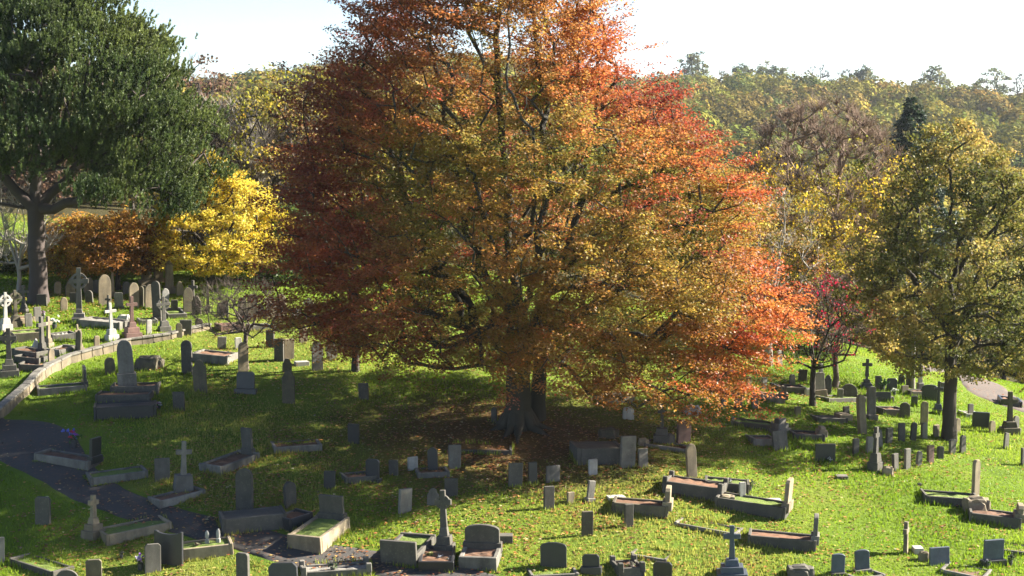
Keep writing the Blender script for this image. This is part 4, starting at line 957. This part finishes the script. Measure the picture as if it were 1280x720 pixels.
K((1290, 690), (1240, 682), 1.1, .08, 'D', 'low dark kerbed grave behind the dark headstone at the right edge', 'soil', grp=g5)
H(1219, 575, 622, 11, 'p', 34, 'B', 'tall slender pointed buff headstone on the right slope', grp=g5, t=.16)
K((1222, 630), (1152, 622), 1.2, .30, 'D', 'dark kerbed grave with a big pale end block below the slender headstone', 'grass', grp=g5)
ROCK(1220, 640, 32, 23, 'B', 'big pale block at the end of the slender headstone grave', grp=g5, a=10)
K((1275, 656), (1210, 645), 1.1, .36, 'D', 'dark sided kerbed grave at the right edge with a pale headstone', 'soil', head=('k', .30, .8, 'B', .2), grp=g5)
ROCK(1052, 597, 14, 6, 'G', 'small flat grey stone in the grass below the leaning row', grp=g5, flat=True)
ROCK(1149, 607, 6, 4, 'D', 'tiny dark pebble stone on the open slope', grp=g5)
# ---- right of the beech, upper lawn
g6 = 'gravestones right of the beech'
H(865, 555, 598, 14, 'p', 22, 'B', 'pointed buff headstone alone at the edge of the oak shadow', grp=g6, t=.14)
X(827, 505, 552, 'D', -6, 'dark cross on a broad step right of the beech', bw=22, bh=.36, grp=g6, th=.13, wk=.34)
ROCK(837, 553, 13, 13, 'G', 'small grey stone between the dark cross and a purple grey slab', grp=g6)
H(854, 525, 553, 19, 'k', 28, 'R', 'purple grey slab right of the dark cross', grp=g6, t=.16)
K((862, 563), (808, 553), .9, .10, 'G', 'low kerbed grave behind the lone pointed buff headstone', 'soil', grp=g6)
H(903, 487, 511, 9, 'f', 48, 'D', 'narrow dark slab at the beech edge, first of three', grp=g6, t=.14)
H(923, 498, 510, 11, 'f', 45, 'G', 'low slanting stone, second of three at the beech edge', grp=g6)
K((980, 502), (950, 498), 1.0, .3, 'G', 'kerbed grave right of a narrow slab near the bare thin tree', 'soil', head=('k', .3, .55, 'B', .2), grp=g6)
H(943, 491, 511, 10, 'f', 42, 'G', 'narrow grey slab, third of three right of the beech edge', grp=g6, t=.12)
ROCK(865, 517, 22, 12, 'W', 'pale broken slab right under the beech edge', grp=g6)
H(890, 459, 478, 12, 'f', 28, 'B', 'pale stone seen through the right edge of the beech', grp=g6)
H(897, 462, 478, 9, 'f', 28, 'W', 'smaller white stone beside the pale one at the right edge of the beech', grp=g6)
K((966, 536), (914, 528), 1.0, .22, 'M', 'low mossy kerbed grave with a stepped end block on the sunny grass', 'grass', grp=g6)
p = at(975, 541); rt = empty('stepped_stone', p, 'stepped stone block at the right end of the mossy kerbed grave', 'gravestone', g6, R(38))
for i in range(3): bm = bmesh.new(); bm_box(bm, 0, 0, -.2 if i == 0 else i * .2, .8 - i * .2, .5 - i * .1, .2 if i else .4); finish(bm, 'step', 'G', rt)
K((966, 553), (936, 552), 1.0, .25, 'G', 'kerbed grave running left behind the slanting grey slab', 'soil', grp=g6)
H(976, 539, 563, 20, 'f', 22, 'G', 'slanting grey slab in the oak shadow', grp=g6, lean=10, t=.14)
K((1028, 548), (988, 545), 1.0, .25, 'D', 'dark kerbed grave in the oak shadow with a small buff end stone', 'soil', head=('k', .15, .55, 'B', .2), grp=g6)
H(1031, 555, 577, 26, 'f', 8, 'K', 'wide black headstone in the oak shadow', grp=g6)
FL(1037, 579, 8, [(.6,.6,.6),(.5,.5,.55)], 'small white flower pot at the wide black headstone in the oak shadow')
H(1003, 462, 478, 11, 'f', -4, 'D', 'dark square stone on the far sunny grass', grp=g6)
H(974, 438, 458, 8, 'p', 30, 'W', 'white oval headstone at the far edge of the lawn', grp=g6)
H(1026, 454, 478, 6, 'p', 30, 'W', 'thin white pointed stone behind the bare thin tree', grp=g6)
H(1025, 466, 495, 14, 'k', 16, 'G', 'tall grey headstone right behind the bare thin tree', base=8, grp=g6, bm_='B')
H(1035, 469, 493, 9, 'h', -8, 'K', 'black stepped headstone just right of the tall grey one', grp=g6)
ROCK(1010, 494, 9, 11, 'W', 'pale square block left of the bare thin tree', grp=g6)
K((1004, 490), (966, 486), 1.0, .28, 'D', 'dark kerbed grave behind the bare thin tree on its left', 'soil', grp=g6)
X(1083, 449, 486, 'K', -4, 'black cross rising from a rocky pyramid base', bw=17, bh=.42, grp=g6, th=.15, wk=.52, steps=4)
H(1061, 480, 497, 21, 'r', 2, 'D', 'broad low domed dark stone left below the black cross', grp=g6)
O(1045, 464, 480, 5, 'W', 20, 'short white post beside the crimson leaved tree', grp=g6, cat='post')
ROCK(1066, 501, 9, 6, 'W', 'small white marker on the grass below the domed stone', grp=g6, flat=True)
K((1074, 499), (1026, 499), 1.1, .16, 'G', 'long low kerbed grave below the domed dark stone', 'grass', grp=g6)
K((1055, 527), (1016, 525), .8, .22, 'D', 'low kerbed slab in the oak shadow with a pale end', 'ledger', head=('f', .03, .6, 'B', .3), grp=g6)
H(1089, 484, 523, 11, 'k', 8, 'G', 'tall capped grey pillar stone behind a weathered buff one', grp=g6, t=.22, base=5)
H(1078, 494, 542, 12, 'p', 28, 'B', 'tall weathered buff stone with mossy stains', grp=g6, t=.2)
H(1104, 490, 502, 19, 'f', -4, 'K', 'low wide black stone right of the capped pillar', grp=g6)
H(1115, 473, 489, 13, 'k', -4, 'K', 'black chamfered headstone behind the white flowers', grp=g6)
FL(1118, 494, 10, [(.8,.8,.78),(.7,.7,.65)], 'bunch of white flowers before the black chamfered headstone')
FL(1103, 489, 17, [(.05,.12,.03),(.07,.15,.04)], 'small round green shrub left of the white flowers', gcol=(.04,.11,.03), wide=1.4)
H(1131, 482, 493, 10, 'f', 20, 'M', 'low mossy green block right of the white flowers', grp=g6)
O(1150, 452, 490, 5, 'W', 10, 'pale pillar with a wide foot behind the oak', grp=g6, base=.3)
H(1162, 481, 500, 19, 's', -4, 'K', 'broad black headstone behind the oak trunk on its left', grp=g6)
X(1172, 477, 517, 'K', -4, 'slim black cross touching the oak trunk on its left', bw=13, bh=.3, grp=g6, th=.13, wk=.34)
H(1131, 503, 522, 13, 'r', -4, 'D', 'dark rounded stone before the dark kerbs left of the oak', grp=g6)
H(1143, 495, 508, 8, 'f', -4, 'K', 'small black slab behind the dark rounded stone', grp=g6)
K((1126, 517), (1096, 515), 1.0, .28, 'D', 'dark kerbed grave left of the dark rounded stone', 'soil', grp=g6)
H(1155, 502, 531, 10, 'r', 12, 'B', 'pale rounded headstone left of the oak trunk', grp=g6)
H(1225, 515, 535, 21, 'f', -4, 'K', 'wide black headstone right of the oak trunk', grp=g6)
K((1222, 521), (1202, 519), .9, .2, 'W', 'white kerbed grave between the oak trunk and a wide black headstone', 'gravel', grp=g6)
X(1262, 490, 541, 'M', 4, 'mossy dark cross on a broad base near the right edge', bw=22, bh=.28, grp=g6, th=.2, wk=.45)
K((1275, 508), (1248, 503), 1.4, .35, 'K', 'black kerbed plot beside the far path at the right edge', 'soil', grp=g6)
H(1270, 520, 540, 9, 'r', 28, 'G', 'small grey stone beside the mossy dark cross', grp=g6, base=5)
H(1257, 541, 561, 8, 'r', 30, 'G', 'small upright stone alone on the right grass', grp=g6)
H(1279, 560, 582, 8, 'f', 30, 'D', 'small dark stone cut by the right edge', grp=g6)
ROCK(1110, 593, 14, 12, 'B', 'pale kerb stone at the foot of the small cross', grp=g6)
X(1094, 534, 588, 'D', 50, 'dark cross on a tapering base at the left end of the small rows', bw=17, bh=.40, grp=g6, th=.17, wk=.30)
g7 = 'small upright stones in two rows by the oak'
for (x, yt, yb, w, k, a, m, lab) in [
    (1111, 535, 554, 10, 'f', 30, 'D', 'small dark stone, leftmost of the back row by the oak'), (1127, 529, 551, 9, 'k', 10, 'D', 'small dark stone, second of the back row by the oak'),
    (1141, 528, 550, 8, 'r', 12, 'D', 'small rounded dark stone, third of the back row by the oak'), (1155, 528, 548, 9, 'r', 26, 'G', 'small rounded grey stone, fourth of the back row by the oak'),
    (1170, 531, 546, 9, 'f', 32, 'B', 'small buff stone touching the oak trunk on its left'), (1197, 523, 543, 7, 'r', 30, 'B', 'small buff stone just behind the oak trunk on its right'),
    (1069, 548, 569, 9, 'k', 24, 'D', 'small dark stone, farthest left of the front rows by the oak'), (1086, 546, 566, 10, 'f', 28, 'G', 'small grey stone left behind the tapering cross'),
    (1100, 537, 559, 8, 'r', 28, 'G', 'narrow grey stone right behind the tapering cross'), (1119, 567, 588, 10, 'f', 40, 'D', 'dark stone right of the tapering cross, first of the front row'),
    (1134, 561, 586, 9, 'f', 28, 'G', 'grey stone, second of the front row by the oak'), (1148, 564, 582, 8, 'r', 26, 'G', 'rounded grey stone, third of the front row by the oak'),
    (1163, 557, 578, 10, 'f', 28, 'R', 'pinkish stone, tallest of the front row by the oak'), (1175, 558, 573, 9, 'k', 18, 'D', 'low dark stone right of the pinkish one in the front row'),
    (1190, 549, 567, 10, 'k', 30, 'G', 'grey stone before the oak trunk in the front row'), (1203, 544, 566, 9, 'r', 32, 'G', 'grey rounded stone at the right end of the front row by the oak')]:
    H(x, yt, yb, w, k, a, m, lab, grp=g7, t=.13)

g8 = 'more distant headstones between the trees'
for (x, yt, yb, w, k, a, m, lab, gg) in [
    (53, 368, 382, 13, 'f', -8, 'D', 'low dark slab at the foot of the pine', g1), (180, 357, 380, 9, 'r', 20, 'M', 'narrow mossy stone leaning between pointed buff ones', g1),
    (218, 375, 389, 9, 'f', 12, 'M', 'small brown stone behind the small grey wheel cross', g1), (72, 352, 368, 9, 'r', 25, 'B', 'small buff round stone right beside the pine trunk', g1),
    (121, 350, 366, 8, 'f', 20, 'G', 'small grey stone between two pointed buff ones', g1), (158, 352, 368, 9, 'r', 26, 'G', 'grey rounded stone behind the chamfered grey one', g1),
    (225, 352, 369, 9, 'h', 24, 'B', 'small buff shouldered stone left of the black cross', g1), (10, 378, 392, 10, 'h', 20, 'D', 'dark shouldered stone behind the white ringed cross', g1),
    (36, 392, 408, 9, 'k', 28, 'G', 'grey chamfered stone left of the slab with white flowers', g1), (80, 372, 388, 9, 'p', 28, 'B', 'pointed buff stone left of the tall wheel cross base', g1),
    (224, 404, 422, 8, 'r', 24, 'M', 'small mossy stone left of the light grey square slab', g1), (121, 420, 436, 7, 'k', 30, 'B', 'little buff stone left of the white cross on steps', g1),
    (249, 398, 412, 10, 'r', 22, 'M', 'small mossy round stone right of the light grey square slab', g2), (326, 380, 398, 9, 'h', 22, 'G', 'grey shouldered stone between two brown pointed ones', g2),
    (432, 420, 438, 11, 'p', 26, 'G', 'grey pointed stone seen through the lower beech boughs', g2), (379, 410, 428, 11, 'f', 24, 'B', 'buff slab at the tips of the left beech boughs', g2),
    (1136, 470, 485, 8, 'f', 18, 'G', 'small grey stone before the slim pale stemmed tree', g6), (990, 468, 481, 8, 'r', 22, 'G', 'small grey round stone left of the dark square one on the far grass', g6),
    (1050, 486, 498, 8, 'f', 16, 'G', 'small grey stone left beside the domed dark stone', g6), (1127, 468, 481, 8, 'r', 0, 'K', 'small black round stone among the far graves left of the oak', g6),
    (1098, 470, 486, 8, 'f', 10, 'G', 'grey stone between the black cross and the green shrub', g6), (1213, 505, 520, 8, 'k', 22, 'G', 'grey chamfered stone beside the white kerbed grave', g6),
    (1240, 526, 541, 9, 'r', 26, 'B', 'small buff stone right below the wide black headstone by the oak', g6), (1058, 508, 522, 9, 'f', 26, 'D', 'low dark slab left of the weathered buff stone', g6),
    (997, 508, 520, 9, 'k', 26, 'M', 'small mossy stone left of the bare thin tree foot', g6), (936, 470, 484, 8, 'p', 28, 'B', 'small buff pointed stone beyond the right edge of the beech', g6),
    (1180, 478, 490, 10, 'f', 6, 'D', 'dark slab just behind the oak trunk', g6), (955, 472, 486, 8, 'f', 28, 'G', 'grey slab on the far grass left of the kerbed grave behind the bare tree', g6)]:
    H(x, yt, yb, w, k, a, m, lab, grp=gg, t=.12)
K((1160, 494), (1130, 492), 1.0, .25, 'D', 'dark kerbed grave behind the broad black headstone left of the oak', 'soil', grp=g6)
K((1112, 500), (1086, 498), 1.0, .22, 'G', 'grey kerbed grave right behind the capped pillar stone', 'gravel', grp=g6)
K((930, 494), (898, 490), 1.0, .22, 'G', 'pale kerbed grave behind the three narrow slabs at the beech edge', 'grass', grp=g6)
K((470, 596), (428, 600), 1.0, .2, 'D', 'low kerbed grave left of the shaded row', 'soil', grp=g4)
K((560, 590), (520, 592), 1.0, .14, 'G', 'low kerbed grave in front of the light grey slab in shade', 'soil', grp=g4)
K((92, 420), (62, 424), 1.0, .25, 'G', 'kerbed grave left of the mossy arched stone on the terrace', 'gravel', grp=g1)
K((40, 400), (8, 404), 1.0, .25, 'B', 'buff kerbed grave behind the tall edge on crosses', 'soil', grp=g1)
# ---- terrace retaining wall: each coping length sits on it as part of the one wall
def terrace_wall():
    pts = [at(*q) for q in [(-40,548),(-6,524),(34,490),(47,474),(62,465),(87,452),(114,444),(140,437),(163,430),(190,427),(212,423),(238,416),(262,411)]]
    P_ = np.array(pts); root = empty('terrace_wall', P_[4], 'low curved stone retaining wall round the upper left terrace', 'wall')
    b = P_[4]
    bm = bmesh.new(); cop = bmesh.new()
    hs = [.4, .46, .46, .44, .44, .42, .4, .36, .34, .3, .26, .22, .2]
    # resample
    seg = []
    for i in range(len(P_) - 1):
        n = max(2, int(np.hypot(*(P_[i + 1] - P_[i])[:2]) / .55))
        for k in range(n): seg.append((P_[i] + (P_[i + 1] - P_[i]) * k / n, hs[i] + (hs[i + 1] - hs[i]) * k / n))
    seg.append((P_[-1], hs[-1]))
    for (p, h), (q, h2) in zip(seg[:-1], seg[1:]):
        d = (q - p)[:2]; L = float(np.hypot(*d)); a = math.atan2(d[1], d[0]); c = (p + q) / 2
        z = float(ground(c[0] + math.sin(a) * .2, c[1] - math.cos(a) * .2)); hh = (h + h2) / 2 + gr.normal(0, .03)
        zq = float(ground(q[0] + math.sin(a) * .2, q[1] - math.cos(a) * .2)) + h2; zp = float(ground(p[0] + math.sin(a) * .2, p[1] - math.cos(a) * .2)) + h; z = (zp + zq) / 2 - hh
        T = Matrix.Translation(Vector((c[0] - b[0], c[1] - b[1], z - b[2]))) @ Matrix.Rotation(a, 4, 'Z') @ Matrix.Rotation(-math.atan2(zq - zp, L), 4, 'Y')
        bm_box(bm, 0, 0, -.4, L - .012, .24, .4 + hh, M=T); bm_box(cop, 0, 0, hh + .003, L - .02, .34, .09, M=T)
    finish(bm, 'masonry', 'B', root, .012); finish(cop, 'coping', 'G', root, .012)
terrace_wall()
# ---- paths
def path_sheet(name, px_pts, widths, mat, lift=.035):
    P_ = np.array([at(*q)[:2] for q in px_pts]); W_ = np.array(widths)
    # smooth resample
    t = np.arange(len(P_)); tt = np.linspace(0, len(P_) - 1, 24 * (len(P_) - 1) + 1)
    def cr(v):
        vv = np.vstack([2 * v[0] - v[1], v, 2 * v[-1] - v[-2]]) if v.ndim == 2 else np.concatenate([[2 * v[0] - v[1]], v, [2 * v[-1] - v[-2]]])
        i = np.minimum(tt.astype(int), len(v) - 2); f = (tt - i); f = f[:, None] if v.ndim == 2 else f
        a, b_, c, d = vv[i], vv[i + 1], vv[i + 2], vv[i + 3]
        return .5 * ((2 * b_) + (-a + c) * f + (2 * a - 5 * b_ + 4 * c - d) * f * f + (-a + 3 * b_ - 3 * c + d) * f ** 3)
    C = cr(P_); w_ = cr(W_); T = np.gradient(C, axis=0); T /= np.linalg.norm(T, axis=1, keepdims=True); Nn = np.stack([-T[:, 1], T[:, 0]], 1)
    m = 13; rows = []
    off = np.linspace(-1, 1, m)
    V = []
    for k, o in enumerate(off):
        jit_ = (np.sin(np.arange(len(C)) * .7 + k) * .06 + np.sin(np.arange(len(C)) * .23) * .1) if abs(o) == 1 else 0
        q = C + Nn * (w_ / 2 * o + jit_ * np.sign(o))[:, None] if abs(o) == 1 else C + Nn * (w_ / 2 * o)[:, None]
        z = ground(q[:, 0], q[:, 1]) + lift - (.12 if abs(o) == 1 else 0)
        V.append(np.stack([q[:, 0], q[:, 1], z], 1))
    V = np.stack(V, 1).reshape(-1, 3); n = len(C)
    i = (np.arange(n - 1)[:, None] * m + np.arange(m - 1)[None]).reshape(-1)
    Fq = np.stack([i, i + 1, i + m + 1, i + m], -1)[:, ::-1]
    if True:
        me = np_mesh(name, V, Fq, smooth=True)
        if me.polygons[0].normal.z < 0: me.flip_normals()
    tag(link(name, me, mat), kind='structure'); return C, w_
def asphalt(name, c1, c2, leafy):
    m, nt = newmat(name); tc = N(nt, 'ShaderNodeTexCoord').outputs['Object']
    n1 = noise(nt, .6, 5, .6, tc); n2 = noise(nt, 30, 3, .6, tc); n3 = noise(nt, 6, 5, .7, tc)
    c = ramp(nt, [(.3, c1), (.7, c2)], n1); c = mix(nt, .35, c, ramp(nt, [(.3, tuple(v * .5 for v in c1)), (.7, tuple(v * 1.5 for v in c2))], n2))
    c = mix(nt, ramp(nt, [(.62 - leafy * .2, (0,) * 3), (.75 - leafy * .1, (.8,) * 3)], n3), c, (.16, .085, .045))
    p = N(nt, 'ShaderNodeBsdfPrincipled', Roughness=.85); nt.links.new(c, p.inputs['Base Color']); nt.links.new(bumpn(nt, n2, .4, .01), p.inputs['Normal']); out(nt, p.outputs[0]); return m
PATHS = []
PATHS.append(path_sheet('path', [(-220,560),(-60,548),(20,548),(75,585),(130,620),(200,645),(290,668),(370,690),(440,700),(520,712),(640,740)], [5.2,5.0,4.4,2.6,1.9,1.7,1.8,2.0,1.9,1.7,1.6], asphalt('asphalt', (.03,.028,.026), (.055,.05,.045), .35)))
PATHS.append(path_sheet('path', [(1450,556),(1350,528),(1275,507),(1236,489),(1222,475),(1190,465),(1140,460)], [3.6,3.6,3.4,2.8,2.4,2.0,1.8], asphalt('leafy_asphalt', (.045,.038,.033), (.085,.068,.055), .8)))
def on_path(x, y, pad=.1):
    m = np.zeros(x.shape, bool)
    for C, w_ in PATHS:
        for c, ww in zip(C[::4], w_[::4]): m |= (x - c[0]) ** 2 + (y - c[1]) ** 2 < (ww / 2 + pad) ** 2
    return m
# ---- grass blades and fallen leaves
def scatter_xy(n, g, ya=52, yb=118):
    y = ya + (yb - ya) * g.random(int(n * 1.0)) ** 1.15; x = g.uniform(-.315, .33, len(y)) * y; return x, y
def grass():
    g = np.random.default_rng(300); x, y = scatter_xy(420000, g)
    f = np.sin(x * .9 + 1) + np.sin(y * .8 + x * .3) + np.sin(x * .35 - y * .5) + g.normal(0, .9, len(x)); keep = ~on_path(x, y) & (f > -2.2)
    db = np.hypot((x - B_BEECH[0] + .5), (y - B_BEECH[1] + 1.5) * 1.2); keep &= (db > 6.5) | (g.random(len(x)) < np.clip((db - 2.5) / 6, 0, 1) * .5)
    x, y = x[keep], y[keep]; n0 = len(x); ex, ey = [], []
    for (c, rz, L, W_) in FEET:          # longer untrimmed grass against stones and kerbs
        per = 2 * (L + W_); k = int(per * 70); q = g.random(k) * per; o = np.abs(g.normal(0, .05, k)) + .01
        u = np.where(q < L, q - L / 2, np.where(q < 2 * L, q - 1.5 * L, np.where(q < 2 * L + W_, L / 2 + o, -L / 2 - o)))
        v = np.where(q < L, W_ / 2 + o, np.where(q < 2 * L, -W_ / 2 - o, np.where(q < 2 * L + W_, q - 2 * L - W_ / 2, q - 2 * L - 1.5 * W_)))
        k2 = g.random(k) < .35 + .5 * np.sin(q * 2.3 + c[0])
        ex.append((c[0] + u * math.cos(rz) - v * math.sin(rz))[k2]); ey.append((c[1] + u * math.sin(rz) + v * math.cos(rz))[k2])
    x = np.concatenate([x] + ex); y = np.concatenate([y] + ey)
    z = ground(x, y); K = len(x)
    h = g.uniform(.04, .12, K) * np.where(np.arange(K) >= n0, 1.7, 1) * (1 + .35 * np.sin(x * .5 + y * .3)); a = g.uniform(0, 2 * PI, K); w_ = g.uniform(.014, .032, K)
    ln = g.normal(0, .03, (K, 2))
    P0 = np.stack([x, y, z - .01], 1); sd_ = np.stack([np.cos(a), np.sin(a), np.zeros(K)], 1) * w_[:, None]
    tip = P0 + np.stack([ln[:, 0], ln[:, 1], h + .01], 1)
    V = np.stack([P0 - sd_, P0 + sd_, tip], 1).reshape(-1, 3)
    cc = pal(P0, [(.12,.19,.015), (.18,.27,.02), (.21,.28,.03), (.27,.27,.06)], .3, 301, .5, g) * (1 + g.normal(0, .15, (K, 1)))
    tag(link('grass', np_mesh('grass', V, np.arange(K * 3).reshape(K, 3), np.clip(cc, .01, .6)), leaf_mat('grass_blade', .45, .5, .2)), 'short bright green grass covering the cemetery slope', 'grass', kind='stuff')
grass()
def fallen():
    g = np.random.default_rng(310); n = 230000; x, y = scatter_xy(n, g)
    db = np.hypot((x - B_BEECH[0] + .5), (y - B_BEECH[1] + 2.0) * 1.15)
    pn = np.sin(x * .8 + 2) * np.sin(y * .9 + x * .2) + .6 * np.sin(x * 1.9 + y * 1.3) + .4 * np.sin(x * .3 - y * 2.2)
    pr = np.exp(-(db / (8.5 + 2 * pn)) ** 2) * .55 + .10 * np.exp(-(db / 17) ** 2) + .20 * np.clip(pn - .35, 0, 1) * np.exp(-db / 22) * 2 + .018
    lx = x - at(90, 680)[0]; ly = y - at(90, 680)[1]; pr += .22 * np.exp(-(lx ** 2 / 10 + ly ** 2 / 5))
    for q, r_, a_ in (((300, 600), 2.6, .35), ((480, 640), 2.2, .25), ((60, 376), 4.0, .7), ((400, 700), 2.5, .06), ((620, 655), 2.5, .12), ((860, 480), 4, .2), ((280, 620), 2, .4), ((110, 370), 4, .4), ((1110, 575), 1.5, .5), ((990, 520), 2.5, .15), ((960, 480), 3, .25)):
        c = at(*q); pr += a_ * np.exp(-((x - c[0]) ** 2 + (y - c[1]) ** 2) / r_ ** 2)
    pr += .5 * sstep(108, 116, y)
    keep = g.random(n) < pr; x, y = x[keep], y[keep]; z = ground(x, y) + g.uniform(.02, .07, len(x)) + .03 * on_path(x, y); K = len(x)
    C = np.stack([x, y, z], 1)
    V, Fq, cc = leaves(C, 1, .12, (.01, .01, .01), pick([(.30,.11,.04),(.38,.20,.06),(.20,.08,.04),(.45,.30,.10),(.14,.07,.04),(.42,.36,.2)], g.choice(6, K, p=[.26,.2,.2,.12,.16,.06])), g, up=.8, jit=.2, aspect=.7)
    tag(link('fallen_leaves', np_mesh('fallen_leaves', V, Fq, cc), leaf_mat('dry_leaf', .2)), 'brown and orange fallen leaves scattered thickest beneath the beech', 'leaves', kind='stuff')
fallen()
# ---- damp autumn air
def haze():
    bm = bmesh.new(); bmesh.ops.create_cube(bm, size=1)
    zb = -40.; zt = 75.
    for v in bm.verts: v.co = Vector((v.co.x * 3200, 1250 + v.co.y * 2760, zb + (v.co.z + .5) * (zt - zb)))
    me = bpy.data.meshes.new('haze'); bm.to_mesh(me); bm.free()
    m, nt = newmat('haze'); o = nt.nodes.new('ShaderNodeOutputMaterial'); v = nt.nodes.new('ShaderNodeVolumePrincipled')
    v.inputs['Color'].default_value = (.82, .90, 1, 1); v.inputs['Density'].default_value = (.00007); v.inputs['Anisotropy'].default_value = .3
    nt.links.new(v.outputs[0], o.inputs['Volume'])
    tag(link('haze', me, m), 'thin pale haze lying over the valley and the far hill', 'haze', kind='stuff')
haze()
# ------------------------------------------------------------------ ground
def axis_grid(fine_a, fine_b, st, far_a, far_b):
    v = list(np.arange(fine_a, fine_b + .001, st)); s = st; a = fine_a
    while a > far_a: s *= 1.12; a -= s; v.insert(0, a)
    s = st; a = v[-1]
    while a < far_b: s *= 1.12; a += s; v.append(a)
    return np.array(v)
def build_ground():
    xs = axis_grid(-26, 34, .4, -1500, 1500); ys = axis_grid(50, 118, .4, -60, 2600)
    X, Y = np.meshgrid(xs, ys); Z = ground(X, Y)
    nx, ny = len(xs), len(ys)
    V = np.stack([X, Y, Z], -1).reshape(-1, 3)
    i = np.arange(nx - 1)[None] + np.arange(ny - 1)[:, None] * nx
    Fq = np.stack([i, i + 1, i + nx + 1, i + nx], -1).reshape(-1, 4)
    me = np_mesh('ground', V, Fq, smooth=True)
    m, nt = newmat('grass_ground')
    tc = N(nt, 'ShaderNodeTexCoord').outputs['Object']
    n1 = noise(nt, .35, 5, .6, tc); n2 = noise(nt, 4, 6, .7, tc); n3 = noise(nt, 22, 4, .7, tc)
    c = ramp(nt, [(.3, (.085,.15,.016)), (.45, (.14,.22,.024)), (.6, (.18,.23,.03)), (.8, (.21,.19,.045))], n1)
    c = mix(nt, ramp(nt, [(.35, (0,)*3), (.75, (.8,)*3)], n2), c, (.09,.14,.016))
    c = mix(nt, ramp(nt, [(.55, (0,)*3), (.75, (.6,)*3)], n3), c, (.26,.25,.06))
    # litter under the beech: distance from its trunk, broken up by noise
    vm = N(nt, 'ShaderNodeVectorMath', operation='DISTANCE'); nt.links.new(tc, vm.inputs[0]); vm.inputs[1].default_value = tuple(B_BEECH + [-.5, -1.5, 0])
    ns = noise(nt, .45, 5, .65, tc)
    mr = N(nt, 'ShaderNodeMath', operation='MULTIPLY_ADD'); nt.links.new(ns, mr.inputs[0]); mr.inputs[1].default_value = -9; 
    ad = N(nt, 'ShaderNodeMath', operation='ADD'); nt.links.new(vm.outputs['Value'], ad.inputs[0]); mr.inputs[2].default_value = 4.5; nt.links.new(mr.outputs[0], ad.inputs[1])
    lm = N(nt, 'ShaderNodeMapRange'); nt.links.new(ad.outputs[0], lm.inputs[0]); lm.inputs[1].default_value = 8.5; lm.inputs[2].default_value = 2.5; lm.inputs[4].default_value = .85; 
    litter = ramp(nt, [(.3, (.055,.03,.018)), (.55, (.13,.065,.035)), (.75, (.24,.12,.06))], n3)
    c = mix(nt, lm.outputs[0], c, litter)
    # bare brown floor of the far wood
    sx = N(nt, 'ShaderNodeSeparateXYZ'); nt.links.new(tc, sx.inputs[0])
    fw = N(nt, 'ShaderNodeMapRange'); nt.links.new(sx.outputs[1], fw.inputs[0]); fw.inputs[1].default_value = 112; fw.inputs[2].default_value = 122
    c = mix(nt, fw.outputs[0], c, ramp(nt, [(.3, (.03,.035,.012)), (.55, (.06,.05,.02)), (.75, (.11,.07,.03))], n2))
    p = N(nt, 'ShaderNodeBsdfPrincipled', Roughness=.95); p.inputs['Specular IOR Level'].default_value = .1
    nt.links.new(c, p.inputs['Base Color']); nb = noise(nt, 5, 5, .75, tc); bsum = mix(nt, .35, nb, n3); nt.links.new(bumpn(nt, bsum, 1.0, .22), p.inputs['Normal']); out(nt, p.outputs[0])
    tag(link('ground', me, m), kind='structure')
build_ground()
# ------------------------------------------------------------------ light
SUN_EL, SUN_AZ = 30.0, 16.0      # from the right, AZ degrees beyond square to the view
sd = Vector((math.cos(R(SUN_AZ)) * math.cos(R(SUN_EL)), math.sin(R(SUN_AZ)) * math.cos(R(SUN_EL)), math.sin(R(SUN_EL))))
sl = bpy.data.lights.new('sun', 'SUN'); sl.energy = 5.0; sl.angle = R(.55); sl.color = (1, .93, .80)
so_ = bpy.data.objects.new('sun', sl); COL.objects.link(so_); so_.rotation_euler = (-sd).to_track_quat('-Z', 'Y').to_euler(); so_.location = (60, 90, 90)
w = bpy.data.worlds.new('World'); SC.world = w; w.use_nodes = True; nt = w.node_tree
bg = nt.nodes['Background']; sk = nt.nodes.new('ShaderNodeTexSky'); sk.sky_type = 'NISHITA'; sk.sun_disc = False
sk.sun_elevation = R(SUN_EL); sk.sun_rotation = math.atan2(sd.x, sd.y); sk.air_density = .6; sk.dust_density = .4; sk.ozone_density = 1.0
nt.links.new(sk.outputs[0], bg.inputs[0]); bg.inputs[1].default_value = .05
SC.view_settings.view_transform = 'Standard'; SC.view_settings.look = 'None'; SC.view_settings.exposure = 2.35; SC.view_settings.gamma = 1
SC.cycles.max_bounces = 7; SC.cycles.diffuse_bounces = 2; SC.cycles.transmission_bounces = 5; SC.cycles.glossy_bounces = 2; SC.cycles.transparent_max_bounces = 4
SC.cycles.volume_bounces = 0; SC.cycles.caustics_reflective = False; SC.cycles.sample_clamp_indirect = 6
